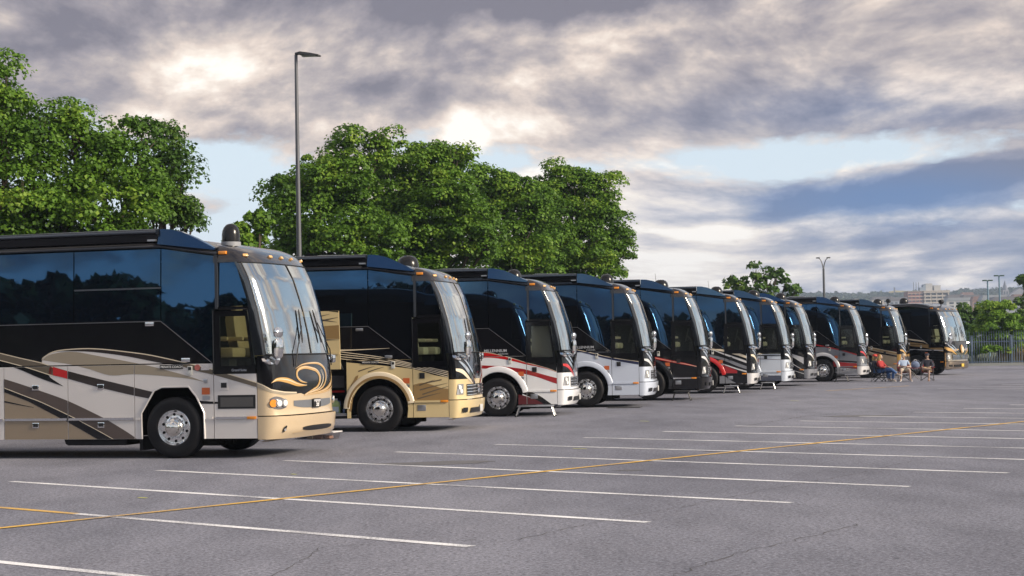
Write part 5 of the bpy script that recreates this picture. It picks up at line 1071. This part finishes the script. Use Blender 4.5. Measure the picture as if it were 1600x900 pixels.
# ------------------------------------------------------------------ folding steps by the doors
ALU = mat('aluminium', (.55, .56, .58), rough=.3, metal=.9); STEPTOP = mat('step_tread', (.07, .07, .075), rough=.7, bump=.5, bscale=60)
def bus_pt(k, x, y, z=0):
    X, Y, yaw = SPECS[k]['pose']; yaw = math.radians(yaw-16.33); f = Vector((math.cos(yaw), math.sin(yaw), 0)); l = Vector((-f.y, f.x, 0))
    return Vector((X, Y, 0))+l*(HW+y)+f*x+Vector((0, 0, z)), yaw
def step_stool(k, label, w=.55, x=1.05, h=.28, m=ALU, y=-1.62):
    p, yw = bus_pt(k, x, y); r = empty('step_stool', p, yw); tag(r, label, 'step stool', 'step stools by the coach doors')
    part('tread', ('st', w, h), lambda b: b.rbox(-w/2, w/2, -.17, .17, h-.035, h, .012), m, r); part('tread_mat', ('stm', w, h), lambda b: b.box(-w/2+.03, w/2-.03, -.15, .15, h, h+.004), STEPTOP, r)
    for sx in (-1, 1):
        for sy in (-1, 1):
            l_ = part('leg', ('stl', w, h, sx, sy), lambda b: b.tube([(sx*(w/2-.05), sy*.13, h-.03), (sx*(w/2+.03), sy*.17, .015)], .016, 6), m, r); part('foot', ('stf', w, h, sx, sy), lambda b: b.lathe([(0, 0), (.026, 0), (.024, .03), (0, .03)], 'z', 10, (sx*(w/2+.03), sy*.17, 0)), RUBBER, l_)
        part('brace', ('stb', w, h, sx), lambda b: b.tube([(sx*w/2, -.15, h*.45), (sx*w/2, .15, h*.45)], .010, 6), m, r)
step_stool(3, 'wide aluminium step stool before the door of the white coach', .90, .98); step_stool(5, 'black step stool before the door of the black coach with red line', .50, 1.02, .30, mat('black_metal', (.03, .03, .033), rough=.4, metal=.5))
step_stool(6, 'aluminium step stool before the coach with cream swooshes', .5, .95); step_stool(7, 'aluminium step stool before the pale grey coach', .5, 1.0); step_stool(9, 'dark step stool before the grey and red coach', .5, .85, .28, mat('black_metal', (.03, .03, .033)))
p, yw = bus_pt(4, 1.1, -1.75); r = empty('door_mat', p, yw); tag(r, 'dark door mat on the asphalt before the silver blue coach', 'mat')
part('mat_sheet', None, lambda b: b.rbox(-.45, .45, -.28, .28, .002, .02, .006), STEPTOP, r); part('mat_edge', None, lambda b: (b.box(-.47, .47, -.30, -.285, .002, .014), b.box(-.47, .47, .285, .30, .002, .014)), RUBBER, r)
# ------------------------------------------------------------------ small things
g = ground(505, 686); r = empty('plastic_tub', (g.x, g.y, 0), -.35); tag(r, 'clear plastic storage tub with a white lid under the nose of the nearest coach', 'tub')
CLEAR = glass('clear_plastic', (.80, .76, .74), .10, .4)
part('tub', None, lambda b: b.loft([[(x*k, y*k, z) for x, y in ((-.30, -.19), (.30, -.19), (.30, .19), (-.30, .19))] for k, z in ((.86, .005), (.98, .13))]), CLEAR, r, smooth=False)
part('lid', None, lambda b: b.rbox(-.32, .32, -.21, .21, .13, .155, .01), mat('lid_white', (.62, .60, .60), rough=.35), r); part('contents', None, lambda b: (b.rbox(-.17, .02, -.1, .1, .01, .08, .02), b.rbox(.04, .18, -.08, .1, .01, .07, .02)), mat('tub_contents', (.40, .24, .18), rough=.7), r)
g = ground(462, 684.5); r = empty('flat_tray', (g.x, g.y, 0), -.3); tag(r, 'flat white tray lying left of the plastic tub', 'tray')
part('tray_floor', None, lambda b: b.rbox(-.2, .2, -.14, .14, .004, .03, .01), mat('lid_white', (.6, .6, .6)), r); part('tray_rim', None, lambda b: b.tube([(-.2, -.14, .05), (.2, -.14, .05), (.2, .14, .05), (-.2, .14, .05), (-.2, -.14, .05)], .014, 6), mat('lid_white', (.6, .6, .6)), r)
g = ground(478, 685); r = empty('dark_crate', (g.x, g.y+.1, 0), -.3); tag(r, 'low dark crate between the white tray and the tub', 'crate')
part('crate_floor', None, lambda b: b.box(-.15, .15, -.12, .12, .004, .02), TRIM, r)
for yy in (-.12, .12): part('crate_side', ('crs', 1), lambda b: b.box(-.15, .15, -.008, .008, .01, .09), TRIM, r, (0, yy, 0))
for xx in (-.15, .15): part('crate_side', ('crs', 2), lambda b: b.box(-.008, .008, -.12, .12, .01, .09), TRIM, r, (xx, 0, 0))
p, yw = bus_pt(2, -.985, -1.08, .405); p.z += SPECS[2]['dz']; r = empty('jug', p, yw); tag(r, 'plastic jug of green liquid standing in the open luggage bay of the gold coach', 'jug')
part('jug_body', None, lambda b: b.loft([[(x*k, y*k*.7, z) for x, y in ((1, -.6), (.8, -.9), (-.8, -.9), (-1, -.6), (-1, .6), (-.8, .9), (.8, .9), (1, .6))] for k, z in ((.085, 0), (.092, .02), (.092, .20), (.075, .25), (.03, .285), (.028, .30))]), mat('jug_green', (.42, .52, .22), rough=.3, coat=.4), r)
part('jug_label', None, lambda b: b.box(-.07, .07, -.069, -.063, .04, .16), mat('jug_label', (.55, .60, .66), rough=.5), r); part('jug_cap', None, lambda b: b.lathe([(.034, .295), (.034, .33), (0, .33)], 'z', 12), mat('lid_white', (.6, .6, .6)), r)
part('jug_handle', None, lambda b: b.tube([(.03, 0, .285), (.085, 0, .27), (.095, 0, .2), (.085, 0, .15)], .012, 6), mat('jug_blue', (.12, .16, .30), rough=.4), r)
p, yw = bus_pt(2, -.80, -1.10, .405); p.z += SPECS[2]['dz']; r = empty('blue_bottle', p, yw); tag(r, 'small blue bottle beside the jug in the open luggage bay', 'bottle')
part('bottle_body', None, lambda b: b.lathe([(0, 0), (.035, 0), (.037, .10), (.015, .13), (.015, .16), (0, .16)], 'z', 14), mat('jug_blue', (.12, .16, .30)), r); part('bottle_cap', None, lambda b: b.lathe([(.018, .15), (.018, .175), (0, .175)], 'z', 10), mat('lid_white', (.6, .6, .6)), r)

# ------------------------------------------------------------------ people in camp chairs
SKIN = mat('skin', (.38, .265, .21), rough=.55, var=.06, vscale=10)
def skinmesh(name, verts, edges, m, parent, root=0, sub=2):
    me = bpy.data.meshes.new(name); me.from_pydata([v[:3] for v in verts], edges, []); me.materials.append(m)
    o = bpy.data.objects.new(name, me); COL.objects.link(o); o.parent = parent
    md = o.modifiers.new('skin', 'SKIN'); md.use_smooth_shade = True
    sv = me.skin_vertices[0].data
    for i, v in enumerate(verts):
        r_ = v[3]; sv[i].radius = (r_, r_) if not isinstance(r_, tuple) else r_; sv[i].use_root = (i == root)
    s_ = o.modifiers.new('sub', 'SUBSURF'); s_.levels = sub; s_.render_levels = sub; return o
def lean(a, b_, k): return tuple(a[i]+(b_[i]-a[i])*k for i in range(3))
def limb(name, pts, rs, m, parent):
    P = catmull(pts, 4); Rr = [w[0] for w in catmull([(r_,) for r_ in rs], 4)]
    return part(name, None, lambda b: b.tube(P, Rr, 12), m, parent)
def hand(parent, wrist, d, palm_n, m=SKIN):
    """palm and five bent fingers; d runs from wrist to fingertips, palm_n out of the palm"""
    w = Vector(wrist); d = Vector(d).normalized(); n = Vector(palm_n); n = (n-d*n.dot(d)).normalized(); s = d.cross(n)
    def bd(b):
        b.loft([[w+d*t+s*ww*a+n*.013*c for a, c in ((-1, -1), (1, -1), (1, 1), (-1, 1))] for t, ww in ((-.02, .024), (.03, .036), (.085, .041), (.095, .038))])
        for i, (o_, ln) in enumerate(((-.031, .066), (-.011, .078), (.010, .073), (.030, .056))):
            a = w+d*.09+s*o_; b.tube([a, a+d*ln*.45+n*.006, a+d*ln*.78+n*.022, a+d*ln*.92+n*.038], [.0095, .009, .0085, .006], 6)
        a = w+d*.03-s*.034; b.tube([a, a+d*.03-s*.024+n*.008, a+d*.062-s*.026+n*.02], [.012, .011, .008], 6)
    return part('hand', None, bd, m, parent)
def head(parent, c, face, hair=None, hairlong=False, hat=None):
    """skull with jaw, nose, ears and eyes, looking along face"""
    c = Vector(c); fz = Vector(face).normalized(); rz = math.atan2(fz.y, fz.x); tilt = math.asin(max(-1, min(1, fz.z)))
    def skull(b):
        rows = []
        for i in range(13):
            a = -math.pi/2+math.pi*i/12; z = .118*math.sin(a); cz = math.cos(a); row = []
            for j in range(17):
                t = 2*math.pi*j/16; x, y = math.cos(t), math.sin(t); jaw = .84 if z < -.04 else 1.0
                rx = .098*(jaw if x < 0 else 1.0); ry = .077*(.80 if z < -.06 else 1.0); fx = .012*max(0, x)*(1 if -.08 < z < -.02 else 0)
                row.append((x*rx*cz+fx, y*ry*cz, z))
            rows.append(row)
        b.grid(rows)
        b.loft([[(.088+x, y, z) for y, z in ((-yy, z0), (yy, z0), (yy*.6, z0+.012), (-yy*.6, z0+.012))] for x, yy, z0 in ((0, .018, -.03), (.022, .016, -.028), (.028, .010, -.022), (.0, .006, .014))])
        for s in (-1, 1): b.lathe([(.0, -.008), (.02, -.006), (.024, .004), (.012, .008), (0, .006)], 'y', 10, (-.005, s*.079, -.004))
    h = part('head', 'skull', skull, SKIN, parent, c, (0, -tilt, rz))
    for s in (-1, 1): part('eye', 'eye', lambda b: b.lathe([(0, -.006), (.008, 0), (0, .006)], 'z', 8), mat('eye_dark', (.03, .025, .02), rough=.2), h, (.089, s*.03, .012))
    part('mouth', 'mouth', lambda b: b.tube([(.083, -.024, -.058), (.094, 0, -.056), (.083, .024, -.058)], [.003, .006, .003], 5), mat('lips', (.34, .13, .11), rough=.5), h)
    if hair:
        def hr(b):
            rows = []
            for i in range(9):
                a = math.radians(-15 if not hairlong else -38)+(math.pi/2-math.radians(-15 if not hairlong else -38))*i/8; row = []
                for j in range(17):
                    t = math.radians(62)+math.radians(236)*j/16; k_ = 1.12+.05*math.sin(j*2.7+i)
                    row.append((math.cos(t)*.098*math.cos(a)*k_, math.sin(t)*.080*math.cos(a)*k_, .122*math.sin(a)*1.06))
                rows.append(row)
            b.grid(rows)
            if hairlong:
                for j in range(9):
                    t = math.radians(95)+math.radians(170)*j/8; x, y = math.cos(t)*.10, math.sin(t)*.085; b.tube([(x*.9, y*.9, .05), (x*1.1, y*1.12, -.06), (x*1.05, y*1.1, -.15), (x*.95, y*1.0, -.20)], [.03, .034, .028, .01], 7)
        part('hair', None, hr, hair, h)
    if hat:
        hm = hat
        hh = part('cap', None, lambda b: b.lathe([(.112, .045), (.108, .09), (.085, .125), (.045, .142), (0, .147)], 'z', 18), hm, h); part('cap_peak', None, lambda b: b.loft([[(.085+x, y*w, .048-.25*x) for y in (-1, -.5, 0, .5, 1)]+[(.085+x, y*w, .040-.25*x) for y in (1, .5, 0, -.5, -1)] for x, w in ((-.02, .09), (.05, .08), (.10, .045))]), hm, hh)
    return h
def camp_chair(label, p, rz, cloth):
    r = empty('camp_chair', p, rz); r.scale = (.90, .90, .90); tag(r, label, 'camp chair', 'folding camp chairs'); fm = mat('chair_tube', (.09, .09, .095), rough=.4, metal=.7)
    part('seat', None, lambda b: b.grid([[(x, y, .43-.05*math.cos(y/.27*1.4)*(1-abs(x)/.5)+.02*(x > .15)) for y in np.linspace(-.27, .27, 9)] for x in np.linspace(-.24, .25, 7)]), cloth, r)
    part('backrest', None, lambda b: b.grid([[(-.25-.17*t-.03*math.cos(y/.27*1.4), y, .46+.46*t) for y in np.linspace(-.27, .27, 9)] for t in np.linspace(0, 1, 6)]), cloth, r)
    for s in (-1, 1):
        part('leg', None, lambda b: b.tube([(.27, s*.29, .02), (-.25, s*.28, .46)], .012, 6), fm, r); part('leg', None, lambda b: b.tube([(-.30, s*.29, .02), (.25, s*.28, .45)], .012, 6), fm, r)
        part('back_post', None, lambda b: b.tube([(-.25, s*.28, .44), (-.43, s*.275, .94)], .012, 6), fm, r); part('arm_post', None, lambda b: b.tube([(.25, s*.28, .44), (.24, s*.30, .64)], .011, 6), fm, r)
        part('armrest', None, lambda b: b.rbox(-.34, .28, s*.30-.035, s*.30+.035, .635, .652, .006), cloth, r)
    part('cross_brace', None, lambda b: (b.tube([(.27, -.29, .03), (.27, .29, .40)], .010, 6), b.tube([(.27, .29, .03), (.27, -.29, .40)], .010, 6), b.tube([(-.30, -.29, .03), (-.28, .29, .42)], .010, 6), b.tube([(-.30, .29, .03), (-.28, -.29, .42)], .010, 6)), fm, r)
    return r
def sitter(label, p, rz, shirt, trouser, legs, arms, facing, shorts=False, hair=None, hairlong=False, hat=None, shoe=None, sleeve=True, vest=None, hips=.47):
    """local frame: +x is where the chair faces. legs: (knee, ankle, toe) per side; arms: (elbow, wrist, fingertip direction) per side"""
    r = empty('person', p, rz); r.scale = (.90, .90, .90); tag(r, label, 'person', 'people sitting in camp chairs')
    hp = (-.05, 0, hips+.06); ch = (-.20, 0, hips+.42); nk = (-.21, 0, hips+.55); hd = Vector((-.16, 0, hips+.70))
    V = [(*hp, (.155, .12)), (-.12, 0, hips+.20, (.145, .11)), (*ch, (.165, .115)), (*nk, .055), (hd.x-.02, 0, hd.z-.05, .052)]; E_ = [(0, 1), (1, 2), (2, 3), (3, 4)]
    for s, (el, wr, fd) in zip((-1, 1), arms):
        i = len(V); sh = (ch[0]+.01, s*.175, ch[2]+.055); V += [(*sh, .062), (*el, .045), (*lean(el, wr, .3), .043), (*wr, .028)]; E_ += [(2, i), (i, i+1), (i+1, i+2), (i+2, i+3)]
    for s, (kn_, an, toe) in zip((-1, 1), legs):
        i = len(V); V += [(hp[0]+.03, s*.09, hp[2], .10), (*lean((hp[0], s*.09, hp[2]), kn_, .5), .083), (*kn_, .060), (*lean(kn_, an, .3), .058), (*an, .036), (*toe, .032)]; E_ += [(0, i)]+[(i+j, i+j+1) for j in range(5)]
    skinmesh('body', V, E_, SKIN, r)
    V2 = [(hp[0]-.005, 0, hp[2]-.02, (.172, .135)), (-.12, 0, hips+.20, (.165, .128)), (ch[0], 0, ch[2], (.185, .132)), (nk[0], 0, nk[2]-.035, .075)]; E2 = [(0, 1), (1, 2), (2, 3)]
    if sleeve:
        for s, (el, wr, fd) in zip((-1, 1), arms):
            i = len(V2); sh = (ch[0]+.01, s*.178, ch[2]+.055); e_ = lean(sh, el, .72) if sleeve == 'short' else lean(el, wr, .75); V2 += [(*sh, .075)]+([(*el, .062)] if sleeve != 'short' else [])+[(*e_, .058)]; E2 += [(2, i)]+[(j, j+1) for j in range(i, len(V2)-1)]
    sh_ = skinmesh('shirt', V2, E2, shirt, r)
    V3 = [(hp[0]+.005, 0, hp[2]-.01, (.178, .132))]; E3 = []
    for s, (kn_, an, toe) in zip((-1, 1), legs):
        i = len(V3); st = (hp[0]+.03, s*.09, hp[2]); V3 += [(*st, .118), (*lean(st, kn_, .55), .105)]; E3 += [(0, i), (i, i+1)]
        if shorts: V3 += [(*lean(st, kn_, .86), .098)]; E3 += [(i+1, i+2)]
        else: V3 += [(*kn_, .080), (*lean(kn_, an, .5), .070), (*lean(kn_, an, .93), .060)]; E3 += [(i+1, i+2), (i+2, i+3), (i+3, i+4)]
    skinmesh('shorts' if shorts else 'jeans', V3, E3, trouser, r)
    for s, (kn_, an, toe) in zip((-1, 1), legs):
        a, t_ = Vector(an), Vector(toe); d = (t_-a); fwd_ = Vector((d.x, d.y, d.z)).normalized()
        up_ = (Vector(kn_)-a).normalized(); heel = a-up_*.055-fwd_*.05; side = up_.cross(fwd_).normalized()
        part('shoe', None, lambda b: b.loft([[heel+fwd_*t2+side*w2*math.cos(q)+up_*(h2*.5+h2*.5*math.sin(q)) for q in [i*math.pi/4 for i in range(8)]] for t2, w2, h2 in ((0, .03, .05), (.03, .042, .075), (.10, .045, .08), (.18, .05, .055), (.25, .038, .04), (.275, .015, .02))]), shoe or mat('shoe_grey', (.35, .34, .33), rough=.7), r)
    for s, (el, wr, fd) in zip((-1, 1), arms): hand(r, wr, fd, (0, 0, -1))
    head(r, hd, facing, hair, hairlong, hat)
    return r
BLUE_T = mat('light_blue_shirt', (.40, .50, .66), rough=.85); RED_V = mat('red_top', (.34, .025, .025), rough=.8); JEANS = mat('denim', (.05, .11, .27), rough=.85, var=.2, vscale=20); NAVYJ = mat('dark_jacket', (.018, .02, .035), rough=.8)
KHAKI = mat('khaki', (.42, .38, .32), rough=.85); TANS = mat('tan_shorts', (.34, .25, .13), rough=.85); BLOND = mat('blond_hair', (.46, .30, .12), rough=.6, var=.3, vscale=60); DARKH = mat('brown_hair', (.08, .05, .03), rough=.6)
REDCAP = mat('red_cap', (.50, .04, .03), rough=.7); PALECAP = mat('pale_cap', (.45, .38, .30), rough=.8); DARKCAP = mat('dark_cap', (.03, .03, .045), rough=.8); FABRIC_B = mat('chair_navy', (.03, .035, .06), rough=.9, bump=.3, bscale=90); FABRIC_R = mat('chair_red', (.33, .02, .025), rough=.9); FABRIC_K = mat('chair_black', (.015, .015, .017), rough=.9)
# frames: camera looks along +y, so a chair that faces the camera points to -y
a1 = ground(1373, 596.5); camp_chair('navy camp chair seen from behind, leftmost of the row', a1, math.radians(-28), FABRIC_B)
relax = lambda y, kx=.46: ((kx, y, .53), (kx+.05, y, .09), (kx+.20, y*1.1, .04))
sitter('seated person with a red cap and fair hair seen from behind, leftmost', a1, math.radians(-28), NAVYJ, JEANS, (relax(-.11), relax(.11)), (((-.02, -.27, .66), (.22, -.24, .67), (1, 0, -.1)), ((-.02, .27, .66), (.22, .24, .67), (1, 0, -.1))), (.9, -.3, 0), hair=BLOND, hairlong=True, hat=REDCAP)
a2 = ground(1387, 597); camp_chair('black camp chair under the blond person in a red top', a2+Vector((0, .75, 0)), math.radians(-42), FABRIC_K)
sitter('blond seated person in a red top and blue jeans with crossed legs', a2+Vector((0, .75, 0)), math.radians(-42), RED_V, JEANS, (((.44, -.06, .60), (.66, .10, .36), (.80, .14, .33)), ((.45, .10, .52), (.44, .08, .09), (.58, .09, .04))), (((.0, -.25, .68), (.24, -.12, .70), (1, .4, 0)), ((.0, .25, .68), (.24, .10, .69), (1, -.4, 0))), (.85, .3, -.05), hair=BLOND, hairlong=True)
a3 = ground(1417, 596); camp_chair('red camp chair under the man in a light blue shirt', a3+Vector((0, .45, 0)), math.radians(-96), FABRIC_R)
sitter('man in a light blue shirt, pale shorts and a pale cap facing the camera', a3+Vector((0, .45, 0)), math.radians(-96), BLUE_T, KHAKI, (((.46, -.20, .53), (.48, -.22, .09), (.62, -.27, .04)), ((.46, .20, .53), (.50, .22, .09), (.64, .27, .04))), (((.02, -.28, .68), (.16, -.04, .72), (.2, 1, 0)), ((.02, .28, .67), (.17, .06, .69), (.2, -1, 0))), (.9, -.35, -.03), shorts=True, hair=DARKH, hat=PALECAP, sleeve='short', shoe=mat('shoe_pale', (.5, .48, .46), rough=.7))
a4 = ground(1453, 595.5); camp_chair('dark red camp chair under the man with one leg crossed, rightmost', a4+Vector((0, .45, 0)), math.radians(-108), FABRIC_R)
sitter('man in a dark jacket and tan shorts with one bare leg crossed over, rightmost', a4+Vector((0, .45, 0)), math.radians(-108), NAVYJ, TANS, (((.42, -.16, .60), (.52, .16, .55), (.62, .28, .50)), ((.46, .12, .53), (.44, .10, .09), (.58, .11, .04))), (((.0, -.28, .67), (.25, -.20, .66), (1, .3, 0)), ((.0, .28, .67), (.24, .14, .66), (1, -.3, 0))), (.95, .1, .02), shorts=True, hair=DARKH, hat=DARKCAP, shoe=mat('shoe_brown', (.22, .13, .09), rough=.7))
# side table with a bag between the two men
g = ground(1436, 594); r = empty('side_table', (g.x, g.y+.9, 0)); tag(r, 'small dark folding table between the two men', 'table')
part('table_top', None, lambda b: b.rbox(-.35, .35, -.22, .22, .50, .53, .01), mat('table_maroon', (.12, .03, .04), rough=.5), r)
for sx in (-1, 1):
    for sy in (-1, 1): part('leg', ('tleg', sx, sy), lambda b: b.tube([(sx*.28, sy*.18, .50), (-sx*.24, sy*.19, .01)], .012, 6), mat('chair_tube', (.09, .09, .095)), r)
r = empty('bag', (g.x+.05, g.y+.85, .532)); tag(r, 'blue and white cloth bag on the small table', 'bag')
part('bag_body', None, lambda b: b.loft([[(x*k, y*k*.7, z) for x, y in ((1, 0), (.7, .7), (0, 1), (-.7, .7), (-1, 0), (-.7, -.7), (0, -1), (.7, -.7))] for k, z in ((.13, 0), (.19, .06), (.19, .17), (.14, .25), (.06, .29))]), mat('bag_blue', (.12, .16, .26), rough=.8, var=.5, vscale=14), r)
part('bag_handle', None, lambda b: b.tube([(-.05, 0, .27), (-.04, 0, .36), (.04, 0, .36), (.05, 0, .27)], .012, 6), mat('lid_white', (.6, .6, .6)), r)
# ------------------------------------------------------------------ air
b = MB(); b.box(-900, 3200, -400, 3000, -4, 150)
hz = bpy.data.objects.new('haze', b.mesh('haze')); COL.objects.link(hz); tag(hz, 'thin evening haze over the valley', kind='stuff')
hm_ = bpy.data.materials.new('haze'); hm_.use_nodes = True; t = hm_.node_tree; t.nodes.clear(); o_ = t.nodes.new('ShaderNodeOutputMaterial'); pv = t.nodes.new('ShaderNodeVolumePrincipled')
pv.inputs['Color'].default_value = (.62, .76, 1, 1); pv.inputs['Density'].default_value = HAZE; t.links.new(pv.outputs[0], o_.inputs['Volume']); hz.data.materials.append(hm_)
